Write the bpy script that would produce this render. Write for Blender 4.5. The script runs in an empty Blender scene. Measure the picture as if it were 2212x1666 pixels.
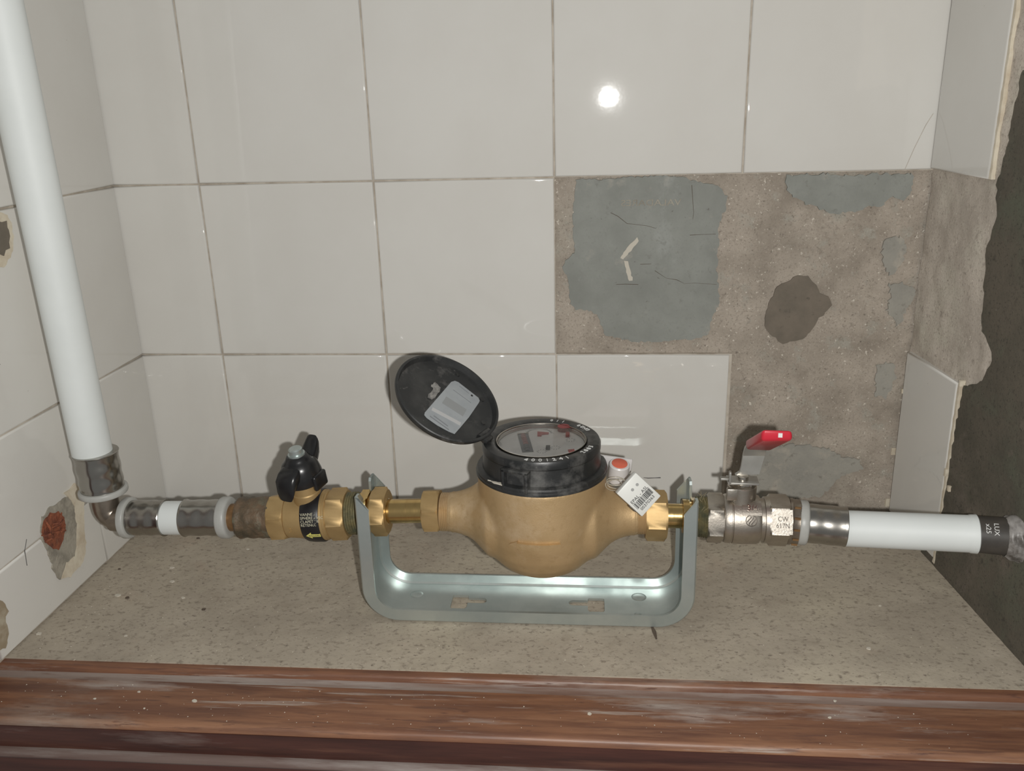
import bpy, bmesh, math, random
from mathutils import Vector, Matrix, noise, geometry
random.seed(7)
PI = math.pi
SC = bpy.context.scene
COL = SC.collection

# ------------------------------------------------------------------ camera
F_PX = 1878.8
CAM = Vector((0.32904, -0.72357, 0.36683))
YAW, PITCH, ROLL = 0.09423, 0.3255, -0.02831

def cam_axes():
    cy, sy, cp, sp = math.cos(YAW), math.sin(YAW), math.cos(PITCH), math.sin(PITCH)
    fwd = Vector((-sy*cp, cy*cp, -sp)); right = Vector((cy, sy, 0)); up = right.cross(fwd)
    c, s = math.cos(ROLL), math.sin(ROLL)
    return c*right + s*up, -s*right + c*up, fwd
CR, CU, CF = cam_axes()
cam = bpy.data.cameras.new('camera'); cam_o = bpy.data.objects.new('camera', cam); COL.objects.link(cam_o)
cam.sensor_fit = 'HORIZONTAL'; cam.sensor_width = 36; cam.lens = F_PX*36/2212; cam.clip_start = 0.01
m = Matrix((CR, CU, -CF)).transposed().to_4x4(); m.translation = CAM
cam_o.matrix_world = m
SC.camera = cam_o

# ------------------------------------------------------------------ light
SC.view_settings.view_transform = 'Standard'; SC.view_settings.look = 'None'
SC.view_settings.exposure = 0.0; SC.view_settings.gamma = 1.0; SC.view_settings.use_curve_mapping = False
w = bpy.data.worlds.new('room'); SC.world = w; w.use_nodes = True
w.node_tree.nodes['Background'].inputs[0].default_value = (0.95, 0.95, 0.93, 1)
w.node_tree.nodes['Background'].inputs[1].default_value = 0.23
fl = bpy.data.lights.new('phone_flash', 'POINT'); fl.energy = 11.9; fl.color = (1.0, 0.985, 0.955); fl.shadow_soft_size = 0.0045
fl_o = bpy.data.objects.new('phone_flash', fl); COL.objects.link(fl_o); fl_o.location = (0.3578, -0.7236, 0.3549)

# ------------------------------------------------------------------ measuring: photo pixel -> point on a real plane
def ray(px, py): return (CF*F_PX + CR*(px-1106) - CU*(py-833)).normalized()
def at_y(px, py, Y): d = ray(px, py); return CAM + d*((Y-CAM.y)/d.y)
def at_z(px, py, Z): d = ray(px, py); return CAM + d*((Z-CAM.z)/d.z)
def at_plane(px, py, P, n): d = ray(px, py); return CAM + d*((Vector(P)-CAM).dot(n)/d.dot(n))

# ------------------------------------------------------------------ materials
MATS = {}
def mat(name, col, rough=.5, metal=0., col2=None, vscale=40., vlo=.4, vhi=.65, stretch=(1,1,1), detail=6,
        bump=0., bscale=300., bdist=.0006, speck=None, sscale=400., sthr=.72, trans=0., alpha=1., spec=.5,
        rough2=None, layers=(), coat=0.):
    if name in MATS: return MATS[name]
    M = bpy.data.materials.new(name); M.use_nodes = True
    nt = M.node_tree; N = nt.nodes; Lk = nt.links; b = N['Principled BSDF']
    b.inputs['Base Color'].default_value = (*col, 1); b.inputs['Roughness'].default_value = rough
    b.inputs['Metallic'].default_value = metal; b.inputs['Specular IOR Level'].default_value = spec
    if trans: b.inputs['Transmission Weight'].default_value = trans
    if coat: b.inputs['Coat Weight'].default_value = coat; b.inputs['Coat Roughness'].default_value = .12
    if alpha < 1: b.inputs['Alpha'].default_value = alpha
    tc = N.new('ShaderNodeTexCoord'); mp = N.new('ShaderNodeMapping'); mp.inputs['Scale'].default_value = stretch
    Lk.new(tc.outputs['Object'], mp.inputs[0]); vec = mp.outputs[0]
    def nz(scale, det=detail, vc=vec, rg=.6):
        n = N.new('ShaderNodeTexNoise'); n.inputs['Scale'].default_value = scale; n.inputs['Detail'].default_value = det
        n.inputs['Roughness'].default_value = rg; Lk.new(vc, n.inputs['Vector']); return n.outputs[0]
    def ramp(sock, lo, hi):
        r = N.new('ShaderNodeMapRange'); r.inputs[1].default_value = lo; r.inputs[2].default_value = hi
        Lk.new(sock, r.inputs[0]); return r.outputs[0]
    cur = None
    def mix(fac, c2):
        nonlocal cur
        x = N.new('ShaderNodeMix'); x.data_type = 'RGBA'
        if cur is None: x.inputs[6].default_value = (*col, 1)
        else: Lk.new(cur, x.inputs[6])
        x.inputs[7].default_value = (*c2, 1); Lk.new(fac, x.inputs[0]); cur = x.outputs[2]
    if col2 is not None:
        fac = ramp(nz(vscale), vlo, vhi); mix(fac, col2)
        if rough2 is not None:
            r = N.new('ShaderNodeMapRange'); r.inputs[3].default_value = rough; r.inputs[4].default_value = rough2
            Lk.new(fac, r.inputs[0]); Lk.new(r.outputs[0], b.inputs['Roughness'])
    for (c, s, lo, hi, st) in layers:
        m2 = N.new('ShaderNodeMapping'); m2.inputs['Scale'].default_value = st; m2.inputs['Location'].default_value = (s*.013, s*.007, .3)
        Lk.new(tc.outputs['Object'], m2.inputs[0]); mix(ramp(nz(s, 8, m2.outputs[0], .65), lo, hi), c)
    if speck is not None: mix(ramp(nz(sscale, 3, tc.outputs['Object']), sthr, sthr+.04), speck)
    if cur is not None: Lk.new(cur, b.inputs['Base Color'])
    if bump:
        bp = N.new('ShaderNodeBump'); bp.inputs['Strength'].default_value = bump; bp.inputs['Distance'].default_value = bdist
        Lk.new(nz(bscale, 5), bp.inputs['Height']); Lk.new(bp.outputs[0], b.inputs['Normal'])
    MATS[name] = M; return M

TILE = mat('tile_glaze', (.665, .65, .61), .032, col2=(.64, .622, .58), vscale=9, speck=(.22, .2, .17), sscale=190, sthr=.765, bump=.04, bscale=14, bdist=.002)
TILE_EDGE = mat('tile_biscuit', (.62, .58, .49), .8, bump=.4)
GROUT = mat('grout', (.52, .47, .40), .9, col2=(.36, .31, .25), vscale=70, bump=.2)
MORTAR = mat('old_mortar', (.42, .365, .305), .95, col2=(.285, .245, .20), vscale=24, vlo=.38, vhi=.64, detail=9,
             layers=[((.47, .43, .36), 9, .55, .72, (1,1,1)), ((.36, .335, .285), 50, .56, .66, (1,1,1)), ((.25,.215,.175), 170, .59, .72, (1,1,1)), ((.25,.215,.175), 620, .54, .66, (1,1,1)), ((.52,.47,.40), 520, .60, .70, (1,1,1)), ((.16,.135,.11), 330, .60, .70, (1,1,1))],
             speck=(.62, .57, .49), sscale=300, sthr=.66, bump=.5, bscale=420, bdist=.0012)
PLASTER = mat('grey_plaster', (.56, .50, .43), .95, col2=(.42, .37, .315), vscale=22, detail=9,
              layers=[((.56, .53, .44), 12, .52, .7, (1,1,1)), ((.34,.295,.25), 170, .57, .68, (1,1,1)), ((.36,.315,.265), 600, .54, .66, (1,1,1)), ((.68,.62,.53), 520, .60, .70, (1,1,1)), ((.25,.21,.175), 360, .61, .70, (1,1,1))], speck=(.70, .65, .56), sscale=330, sthr=.68,
              bump=.4, bscale=380, bdist=.001)
ADHES = mat('grey_adhesive', (.275, .283, .258), .85, col2=(.225, .232, .21), vscale=26, detail=8,
            layers=[((.34, .325, .285), 40, .60, .72, (1,1,1)), ((.35,.36,.34), 18, .58, .75, (1,6,.6)), ((.2,.2,.18), 120, .6, .72, (1,1,1)), ((.24,.245,.225), 500, .54, .68, (1,1,1))], speck=(.16,.15,.135), sscale=170, sthr=.72, bump=.4, bscale=160, bdist=.0008)
ADHES_F = mat('thin_adhesive', (.33, .315, .275), .9, col2=(.275, .265, .235), vscale=40, detail=8, layers=[((.22,.205,.175), 150, .57, .68, (1,1,1)), ((.40,.365,.31), 45, .56, .68, (1,1,1))], bump=.4, bscale=300, bdist=.001)
DAMP = mat('damp_mortar', (.185, .155, .122), .9, col2=(.145, .125, .098), vscale=50, layers=[((.11,.095,.075), 200, .6, .7, (1,1,1))], bump=.4, bscale=400)
DARKWALL = mat('dark_wall', (.115, .098, .074), .95, col2=(.078, .070, .052), vscale=22, detail=8,
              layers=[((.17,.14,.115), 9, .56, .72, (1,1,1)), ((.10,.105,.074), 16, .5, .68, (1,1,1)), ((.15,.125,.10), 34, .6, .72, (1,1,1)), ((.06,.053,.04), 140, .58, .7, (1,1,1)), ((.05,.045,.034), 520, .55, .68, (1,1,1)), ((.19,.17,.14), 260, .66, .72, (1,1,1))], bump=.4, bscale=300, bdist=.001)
CONC = mat('dusty_concrete', (.44, .385, .305), .92, col2=(.345, .298, .235), vscale=14, vlo=.36, vhi=.66, detail=10,
           layers=[((.48, .425, .325), 6, .5, .7, (1,1,1)), ((.37, .285, .215), 8, .58, .74, (1,1,1)), ((.34, .29, .225), 45, .56, .74, (.8,1,1)), ((.26,.22,.17), 260, .54, .66, (.7,1,1)), ((.17,.14,.11), 420, .59, .68, (.75,1,1)), ((.24,.195,.15), 130, .68, .76, (.5,1,1))],
           speck=(.60, .55, .45), sscale=300, sthr=.70, bump=.35, bscale=330, bdist=.0008)
WOODC = dict(stretch=(.08, 1, 1), detail=8)
WOOD = mat('varnished_wood', (.225, .105, .057), .45, col2=(.115, .05, .031), vscale=150, vlo=.35, vhi=.66, **WOODC,
           layers=[((.30, .155, .087), 60, .52, .70, (.06,1,1)), ((.13,.062,.04), 240, .55, .66, (.08,1,1)), ((.36, .30, .25), 13, .54, .78, (.25,1,1)), ((.40,.355,.32), 36, .56, .72, (.14,1,1)), ((.38,.33,.29), 150, .60, .72, (.05,1,1)), ((.10,.045,.03), 420, .60, .68, (.1,1,1))], bump=.35, bscale=260, bdist=.0006, speck=(.5,.42,.34), sscale=230, sthr=.76)
WOOD_D = mat('dark_varnish', (.078, .028, .020), .38, col2=(.045, .017, .013), vscale=140, **WOODC,
             layers=[((.30, .25, .225), 16, .58, .76, (.12,1,1)), ((.15,.065,.04), 60, .58, .72, (.05,1,1)), ((.3,.26,.24), 120, .66, .74, (.04,1,1))], bump=.35, bscale=240, bdist=.0006)
WOOD_G = mat('dusty_groove', (.33, .27, .235), .6, col2=(.20, .115, .085), vscale=30, **WOODC, layers=[((.44,.40,.37), 40, .50, .68, (.1,1,1)), ((.16,.085,.06), 120, .58, .7, (.1,1,1))], bump=.3)
PIPE = mat('white_pipe', (.70, .73, .715), .55, col2=(.67, .70, .685), vscale=25, bump=.03, bscale=60)
NYLON = mat('white_nylon', (.41, .41, .385), .4, col2=(.36, .36, .335), vscale=60)
STEEL = mat('pressed_steel', (.40, .39, .36), .15, 1, col2=(.36, .34, .31), vscale=40, rough2=.3, bump=.06, bscale=90)
NICKEL = mat('cast_nickel', (.52, .48, .42), .34, 1, col2=(.42, .38, .33), vscale=60, rough2=.46, bump=.25, bscale=700, bdist=.0004)
NICKEL_S = mat('smooth_nickel', (.62, .58, .52), .2, 1, bump=.12, bscale=500)
NICKEL_DIRTY = mat('tarnished_nickel', (.33, .285, .235), .32, .85, col2=(.22, .185, .15), vscale=50, bump=.15)
CAST = mat('cast_bronze', (.56, .395, .215), .5, .5, col2=(.45, .31, .155), vscale=28, vlo=.3, vhi=.7, detail=8, bump=.35, bscale=900, bdist=.0004,
           layers=[((.64, .49, .32), 16, .54, .74, (1,1,1)), ((.44,.30,.15), 190, .55, .75, (1,1,1))])
BRASS = mat('forged_brass', (.50, .35, .165), .52, .62, col2=(.44, .30, .135), vscale=40, bump=.12, bscale=700, bdist=.0003)
BRASS_B = mat('turned_brass', (.66, .47, .2), .2, 1, col2=(.58, .40, .17), vscale=300, stretch=(1,.05,.05), rough2=.27, bump=.05, bscale=900)
BRASS_D = mat('tarnished_brass', (.36, .215, .10), .36, .75, col2=(.26, .145, .07), vscale=60, bump=.15)
TAPE = mat('hemp_paste_thread', (.15, .10, .06), .55, .15, col2=(.075, .06, .038), vscale=90, layers=[((.15,.155,.11), 60, .55, .7, (1,1,1))], bump=.8, bscale=300, bdist=.0012)
TAPE_G = mat('green_paste_thread', (.20, .17, .085), .5, .25, col2=(.095, .098, .062), vscale=120, bump=.8, bscale=300, bdist=.001)
ZINC = mat('zinc_steel', (.56, .61, .59), .32, .78, col2=(.42, .475, .465), vscale=22, vlo=.35, vhi=.68, rough2=.44, layers=[((.62, .67, .65), 18, .6, .8, (1,1,1))], bump=.05, bscale=60, bdist=.001)
BLACK = mat('black_plastic', (.014, .015, .015), .38, col2=(.03, .03, .03), vscale=60, layers=[((.17, .165, .155), 38, .53, .82, (1,1,1)), ((.22,.21,.195), 170, .66, .78, (1,1,1))], bump=.15, bscale=300)
BLACK_S = mat('shiny_black_plastic', (.010, .010, .011), .28, col2=(.016, .016, .016), vscale=80, layers=[((.09,.088,.08), 70, .66, .82, (1,1,1))], bump=.12, bscale=200)
BLACK_L = mat('dusty_black_lid', (.022, .023, .023), .5, col2=(.05, .05, .048), vscale=50, vlo=.45, vhi=.75, layers=[((.2, .19, .18), 40, .57, .82, (1,1,1)), ((.2,.19,.18), 170, .66, .76, (1,1,1))], bump=.15, bscale=300)
BAND = mat('black_label_band', (.010, .009, .010), .4)
CREAM = mat('cream_print', (.52, .49, .36), .6)
YELLOW = mat('yellow_print', (.62, .58, .16), .55)
WHITE = mat('white_plastic', (.68, .68, .64), .4)
WHITEP = mat('white_print', (.68, .68, .66), .5)
GREYW = mat('white_seal_plastic', (.62, .60, .585), .35)
INK = mat('black_print', (.02, .02, .02), .6)
GREYINK = mat('grey_print', (.20, .21, .22), .6)
STICK = mat('grey_sticker', (.34, .36, .37), .45, col2=(.29, .31, .325), vscale=60)
DIAL = mat('dial_face', (.93, .92, .89), .45)
REDG = mat('red_grip', (.52, .022, .040), .33, bump=.06, bscale=300)
RED = mat('red_pointer', (.52, .06, .055), .4)
DKRED = mat('dark_red_magnet', (.26, .035, .04), .3)
DRUM = mat('red_drum', (.40, .20, .19), .4)
REDC = mat('red_cap', (.62, .13, .075), .25)
def glass_mat():
    """clear cover glass: clear with a fresnel gloss and a thin film of dust"""
    M = bpy.data.materials.new('meter_glass'); M.use_nodes = True; nt = M.node_tree; N = nt.nodes; Lk = nt.links; N.remove(N['Principled BSDF'])
    tr = N.new('ShaderNodeBsdfTransparent'); gl = N.new('ShaderNodeBsdfGlossy'); gl.inputs['Roughness'].default_value = .04
    df = N.new('ShaderNodeBsdfDiffuse'); df.inputs[0].default_value = (.7,.69,.66,1)
    fr = N.new('ShaderNodeFresnel'); fr.inputs[0].default_value = 1.33; m1 = N.new('ShaderNodeMixShader'); m2 = N.new('ShaderNodeMixShader')
    nz = N.new('ShaderNodeTexNoise'); nz.inputs['Scale'].default_value = 90; nz.inputs['Detail'].default_value = 6
    mr = N.new('ShaderNodeMapRange'); mr.inputs[1].default_value = .4; mr.inputs[2].default_value = .75; mr.inputs[3].default_value = .02; mr.inputs[4].default_value = .12
    tc = N.new('ShaderNodeTexCoord'); Lk.new(tc.outputs['Object'], nz.inputs[0]); Lk.new(nz.outputs[0], mr.inputs[0])
    Lk.new(mr.outputs[0], m1.inputs[0]); Lk.new(tr.outputs[0], m1.inputs[1]); Lk.new(df.outputs[0], m1.inputs[2])
    Lk.new(fr.outputs[0], m2.inputs[0]); Lk.new(m1.outputs[0], m2.inputs[1]); Lk.new(gl.outputs[0], m2.inputs[2]); Lk.new(m2.outputs[0], N['Material Output'].inputs[0])
    return M
GLASS = glass_mat()
RUST = mat('rust', (.30, .095, .045), .9, col2=(.15, .05, .03), vscale=120, layers=[((.36, .2, .12), 90, .58, .7, (1,1,1))], bump=1, bscale=250, bdist=.002)
CREAMP = mat('cream_filler', (.66, .60, .48), .9, col2=(.52, .44, .33), vscale=70, bump=.4)
PATCHG = mat('grey_filler', (.37, .34, .28), .95, col2=(.24, .22, .18), vscale=110, detail=8, bump=.6, bscale=260, bdist=.0015)
FLAKE = mat('paint_flake_white', (.55, .51, .43), .85)
CHIP = mat('dark_chip', (.10, .075, .055), .9)
LEADM = mat('pencil', (.09, .085, .08), .8)
WIRE = mat('clear_wire', (.6, .56, .46), .2, alpha=.45)
HEMP = mat('hemp_fibre', (.30, .25, .14), .8)

# ------------------------------------------------------------------ object helpers
def finish(bm, name, mt, parent=None, smooth=35, world=None):
    bmesh.ops.recalc_face_normals(bm, faces=bm.faces)
    me = bpy.data.meshes.new(name); bm.to_mesh(me); bm.free()
    return link(me, name, mt, parent, smooth)
def link(me, name, mt, parent=None, smooth=35):
    o = bpy.data.objects.new(name, me); COL.objects.link(o)
    if mt is not None:
        me.materials.clear(); me.materials.append(mt)
    if smooth:
        me.polygons.foreach_set('use_smooth', [True]*len(me.polygons)); me.set_sharp_from_angle(angle=math.radians(smooth))
    if parent is not None: o.parent = parent
    return o
def tag(o, label=None, cat=None, group=None, kind=None):
    if label: o['label'] = label
    if cat: o['category'] = cat
    if group: o['group'] = group
    if kind: o['kind'] = kind
    return o
def empty(name, loc=(0,0,0), mtx=None):
    o = bpy.data.objects.new(name, None); COL.objects.link(o); o.empty_display_size = .02
    if mtx is not None: o.matrix_world = mtx
    else: o.location = loc
    return o
def frame(P0, P1):
    x = (Vector(P1)-Vector(P0)).normalized(); z = Vector((0,0,1)); z = (z - x*z.dot(x)).normalized(); y = z.cross(x)
    M = Matrix((x, y, z)).transposed().to_4x4(); M.translation = Vector(P0); return M
def frame_z(P, zdir, xhint=(1,0,0)):
    z = Vector(zdir).normalized(); x = Vector(xhint); x = (x - z*x.dot(z)).normalized(); y = z.cross(x)
    M = Matrix((x, y, z)).transposed().to_4x4(); M.translation = Vector(P); return M

def lathe(bm, prof, n=48, ph=0., axis='X', M=None, cap=True, wob=None):
    """profile of (position along axis, radius) spun round the axis"""
    rings = []
    for (a, r) in prof:
        if r < 1e-6:
            p = Vector((a,0,0)) if axis == 'X' else Vector((0,0,a)); rings.append([bm.verts.new(M @ p if M else p)]); continue
        R = []
        for i in range(n):
            t = ph + 2*PI*i/n; rr = r if wob is None else r*(1+wob(a, t))
            p = Vector((a, rr*math.cos(t), rr*math.sin(t))) if axis == 'X' else Vector((rr*math.cos(t), rr*math.sin(t), a))
            R.append(bm.verts.new(M @ p if M else p))
        rings.append(R)
    for A, B in zip(rings, rings[1:]):
        for i in range(n):
            j = (i+1) % n
            if len(A) == 1 and len(B) == 1: continue
            if len(A) == 1: bm.faces.new((A[0], B[i], B[j]))
            elif len(B) == 1: bm.faces.new((A[i], A[j], B[0]))
            else: bm.faces.new((A[i], A[j], B[j], B[i]))
    if cap:
        for R in (rings[0], rings[-1]):
            if len(R) > 2: bm.faces.new(R)
def hexp(bm, x0, x1, af, ph=0., M=None):
    """hexagonal nut with chamfered corners, across-flats af"""
    R = af/2/math.cos(PI/6); c = (x1-x0)*.10
    verts = []
    n = 48
    for (a, lim) in ((x0, af/2*1.02), (x0+c, R), (x1-c, R), (x1, af/2*1.02)):
        ring = []
        for i in range(n):
            t = 2*PI*i/n; k = ((t + PI/6) % (PI/3)) - PI/6
            r = min(af/2/math.cos(k), lim if lim < R else R)
            p = Vector((a, r*math.cos(t+ph), r*math.sin(t+ph))); ring.append(bm.verts.new(M @ p if M else p))
        verts.append(ring)
    for A, B in zip(verts, verts[1:]):
        for i in range(n): bm.faces.new((A[i], A[(i+1)%n], B[(i+1)%n], B[i]))
    bm.faces.new(verts[0]); bm.faces.new(verts[-1])
def thread(x0, x1, r, k=6, d=.0006):
    out = []; s = (x1-x0)/k
    for i in range(k): out += [(x0+i*s, r-d), (x0+(i+.5)*s, r)]
    return out + [(x1, r-d)]
def box(bm, c, s, M=None, bev=0.):
    r = bmesh.ops.create_cube(bm, size=1.)
    for v in r['verts']: v.co = Vector((v.co.x*s[0]+c[0], v.co.y*s[1]+c[1], v.co.z*s[2]+c[2]))
    if bev:
        es = list({e for v in r['verts'] for e in v.link_edges})
        q = bmesh.ops.bevel(bm, geom=es, offset=bev, segments=2, profile=.5, affect='EDGES')
        vs = list({v for f in q['faces'] for v in f.verts} | {v for v in r['verts'] if v.is_valid})
    else: vs = r['verts']
    if M is not None:
        for v in vs: v.co = M @ v.co
def tube(bm, pts, r, n=8, closed=False):
    pts = [Vector(p) for p in pts]; rings = []; up = None
    for i, p in enumerate(pts):
        a = pts[max(0, i-1)]; b = pts[min(len(pts)-1, i+1)]
        if closed: a = pts[i-1]; b = pts[(i+1) % len(pts)]
        t = (b-a).normalized()
        if up is None: up = t.orthogonal().normalized()
        up = (up - t*up.dot(t)).normalized(); s = t.cross(up)
        rr = r[i] if isinstance(r, (list, tuple)) else r
        rings.append([bm.verts.new(p + up*math.cos(2*PI*k/n)*rr + s*math.sin(2*PI*k/n)*rr) for k in range(n)])
    prs = list(zip(rings, rings[1:])) + ([(rings[-1], rings[0])] if closed else [])
    for A, B in prs:
        for k in range(n): bm.faces.new((A[k], A[(k+1)%n], B[(k+1)%n], B[k]))
    if not closed: bm.faces.new(rings[0]); bm.faces.new(rings[-1])
def prism(bm, poly, h0, h1, mp):
    """polygon [(u,v)] extruded between heights h0,h1; mp(u,v,h)->point"""
    A = [bm.verts.new(mp(u, v, h0)) for u, v in poly]; B = [bm.verts.new(mp(u, v, h1)) for u, v in poly]
    n = len(poly)
    for i in range(n): bm.faces.new((A[i], A[(i+1)%n], B[(i+1)%n], B[i]))
    if n <= 4: bm.faces.new(A); bm.faces.new(B); return
    for t in geometry.tessellate_polygon([[Vector((u, v, 0)) for u, v in poly]]):
        for Q in (A, B):
            try: bm.faces.new([Q[k] for k in t])
            except ValueError: pass
def jag(poly, amp, step=.003):
    """ragged outline: subdivide a polygon and shake its points"""
    out = []
    for i, p in enumerate(poly):
        q = poly[(i+1) % len(poly)]; L = math.hypot(q[0]-p[0], q[1]-p[1]); k = max(1, int(L/step))
        for j in range(k):
            t = j/k; out.append((p[0]+(q[0]-p[0])*t + random.uniform(-amp, amp), p[1]+(q[1]-p[1])*t + random.uniform(-amp, amp)))
    return out
def text_bm(s, size, thick=.00012, align='CENTER', squeeze=1.):
    cu = bpy.data.curves.new('txt', 'FONT'); cu.body = s; cu.size = size; cu.align_x = align; cu.align_y = 'CENTER'
    cu.extrude = thick; cu.resolution_u = 3
    o = bpy.data.objects.new('txt', cu); COL.objects.link(o)
    dg = bpy.context.evaluated_depsgraph_get(); dg.update()
    me = bpy.data.meshes.new_from_object(o.evaluated_get(dg)); bpy.data.objects.remove(o); bpy.data.curves.remove(cu)
    bm = bmesh.new(); bm.from_mesh(me); bpy.data.meshes.remove(me)
    if squeeze != 1.:
        for v in bm.verts: v.co.x *= squeeze
    return bm
def join_bm(dst, src, fn):
    mp = {v: dst.verts.new(fn(v.co)) for v in src.verts}
    for f in src.faces:
        try: dst.faces.new([mp[v] for v in f.verts])
        except ValueError: pass
    src.free()
def wrap(R, x0, a0, flip=1):
    """print lying on a cylinder along X: text x -> axis, y -> round the cylinder; a0 = angle above the front (-Y)"""
    return lambda c: Vector((x0+c.x, -(R+c.z)*math.cos(a0+c.y/R), (R+c.z)*math.sin(a0+c.y/R)))

# ================================================================== THE SETTING
T = .15
LX, LYAW, RX, RYAW = -.0741, .0192, .5934, .0921
TOP = .60
def map_back(s, z, d): return Vector((s, d, z))
def map_left(s, z, d):
    return Vector((LX - math.sin(LYAW)*s - math.cos(LYAW)*d, -math.cos(LYAW)*s + math.sin(LYAW)*d, z))
def map_right(s, z, d):
    return Vector((RX + math.sin(RYAW)*s + math.cos(RYAW)*d, -math.cos(RYAW)*s + math.sin(RYAW)*d, z))
N_L = Vector((math.cos(LYAW), -math.sin(LYAW), 0)); N_R = Vector((-math.cos(RYAW), -math.sin(RYAW), 0))
def px_back(px, py, d=0.): p = at_y(px, py, d); return (p.x, p.z)
def px_left(px, py): p = at_plane(px, py, (LX,0,0), N_L); return (-p.y/math.cos(LYAW), p.z)
def px_right(px, py): p = at_plane(px, py, (RX,0,0), N_R); return (-p.y/math.cos(RYAW), p.z)

def tile(mp, parent, s0, s1, z0, z1, g=.0006, th=.007, bev=.0015, tilt=.0004, lean=0.):
    """one glazed tile with a rounded edge"""
    s0 += g; s1 -= g; z0 += g; z1 -= g
    ts, tz = random.uniform(-tilt, tilt)/T + lean, random.uniform(-tilt, tilt)/T
    bm = bmesh.new(); rings = []
    for (ins, d) in ((0, th), (0, bev), (bev*.29, bev*.29), (bev*.62, bev*.075), (bev, 0)):
        R = []
        for (a, b) in ((s0+ins, z0+ins), (s1-ins, z0+ins), (s1-ins, z1-ins), (s0+ins, z1-ins)):
            R.append(bm.verts.new(mp(a, b, d + (a-(s0+s1)/2)*ts + (b-(z0+z1)/2)*tz)))
        rings.append(R)
    fb = bm.faces.new(rings[0]); bs = []
    for A, B in zip(rings, rings[1:]):
        for i in range(4): bs.append(bm.faces.new((A[i], A[(i+1)%4], B[(i+1)%4], B[i])))
    ff = bm.faces.new(rings[-1])
    bmesh.ops.recalc_face_normals(bm, faces=bm.faces)
    for f in bs[4:]: f.smooth = True
    me = bpy.data.meshes.new('tile'); bm.to_mesh(me); bm.free()
    me.materials.append(TILE)
    o = bpy.data.objects.new('tile', me); COL.objects.link(o); o.parent = parent; return o
def slab(name, mp, s0, s1, z0, z1, d0, d1, mt, parent=None):
    bm = bmesh.new()
    prism(bm, [(s0,z0),(s1,z0),(s1,z1),(s0,z1)], d0, d1, lambda u, v, h: mp(u, v, h)); return finish(bm, name, mt, parent, 0)
def relief(name, mp, s0, s1, z0, z1, d, amp, mt, parent, step=.003, sc=60., keep=None):
    """rough mortar face: a grid pushed in and out by noise"""
    ns, nz_ = int((s1-s0)/step), int((z1-z0)/step); bm = bmesh.new(); V = {}
    for i in range(ns+1):
        for j in range(nz_+1):
            s = s0+(s1-s0)*i/ns; z = z0+(z1-z0)*j/nz_
            h = noise.fractal(Vector((s*sc, z*sc, d*900+3.1)), 1., 2.1, 5)*amp + noise.noise(Vector((s*14, z*14, 5.)))*amp*.8
            V[i, j] = bm.verts.new(mp(s, z, d+h))
    for i in range(ns):
        for j in range(nz_): bm.faces.new((V[i,j], V[i+1,j], V[i+1,j+1], V[i,j+1]))
    return finish(bm, name, mt, parent, 60)
def patch(name, mp, poly, d0, d1, mt, parent, amp=.0008, step=.003, chamf=.0006):
    P = jag(poly, amp, step); bm = bmesh.new(); prism(bm, P, d0, d1, mp); return finish(bm, name, mt, parent, 30)

# ---- back wall
wall_back = slab('wall_back', map_back, -.09, .66, -.03, TOP, .009, .05, MORTAR)
tag(wall_back, 'white glazed tile wall behind the meter with tiles missing at right', 'wall', kind='structure')
slab('grout', map_back, -.08, .45, -.02, .15, .0018, .0085, GROUT, wall_back)
slab('grout', map_back, -.08, .30, .15, .30, .0018, .0085, GROUT, wall_back)
slab('grout', map_back, -.08, .60, .30, TOP, .0018, .0085, GROUT, wall_back)
cols = [(LX-.004, 0), (0, .15), (.15, .30), (.30, .45), (.45, RX+.002)]
for ci, (a, b) in enumerate(cols):
    for ri in range(4):
        if (ci == 4 and ri < 2) or (ci == 3 and ri == 1): continue
        b2 = .4482 if (ci == 3 and ri == 0) else b
        tile(map_back, wall_back, a, b2, ri*T, ri*T+T, tilt=0 if (ci == 3 and ri == 2) else .0005)
relief('mortar', map_back, .448, .602, -.004, .301, .0052, .0011, MORTAR, wall_back, .0022)
relief('mortar', map_back, .299, .449, .148, .301, .0052, .0010, MORTAR, wall_back, .0022, 62)
c5 = lambda L: [px_back(1160+x/2.5136, 340+y/2.5136, .003) for x, y in L]
c4 = lambda L: [px_back(1380+x/4.608, 900+y/4.608, .003) for x, y in L]
c6 = lambda L: [px_back(1780+x/3.2037, 740+y/3.2037, .003) for x, y in L]
big = patch('adhesive_patch', map_back, c5([(215,118),(250,116),(330,122),(420,115),(560,105),(700,100),(790,106),(860,132),(960,140),(1005,170),(1030,215),(1030,270),(1010,310),(985,370),(985,480),(975,600),(985,720),(990,800),(960,850),(940,900),(935,960),(880,985),(780,990),(640,1005),(520,1000),(420,980),(370,965),(355,920),(335,870),(300,835),(215,825),(185,800),(175,720),(175,660),(150,625),(140,590),(165,545),(205,520),(200,420),(195,300),(210,200)]), .0026, .009, ADHES, wall_back, .0010, .0022)
patch('adhesive_patch', map_back, c5([(1350,97),(1350,150),(1370,200),(1420,235),(1520,270),(1570,295),(1640,305),(1740,290),(1800,265),(1880,262),(1920,215),(1985,230),(2035,190),(2050,110),(2040,88),(1800,92),(1660,98),(1600,90),(1500,90)]), .0030, .009, ADHES, wall_back, .0013, .0022)
patch('adhesive_patch', map_back, c5([(1890,440),(1980,430),(2005,480),(1990,560),(1960,620),(1920,640),(1890,590),(1870,530)]), .0036, .009, ADHES_F, wall_back, .0014, .0022)
patch('adhesive_patch', map_back, c5([(1910,690),(1980,680),(2060,720),(2050,780),(2000,830),(1985,890),(1950,920),(1940,880),(1900,830),(1920,760)]), .0036, .009, ADHES_F, wall_back, .0014, .0022)
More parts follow.
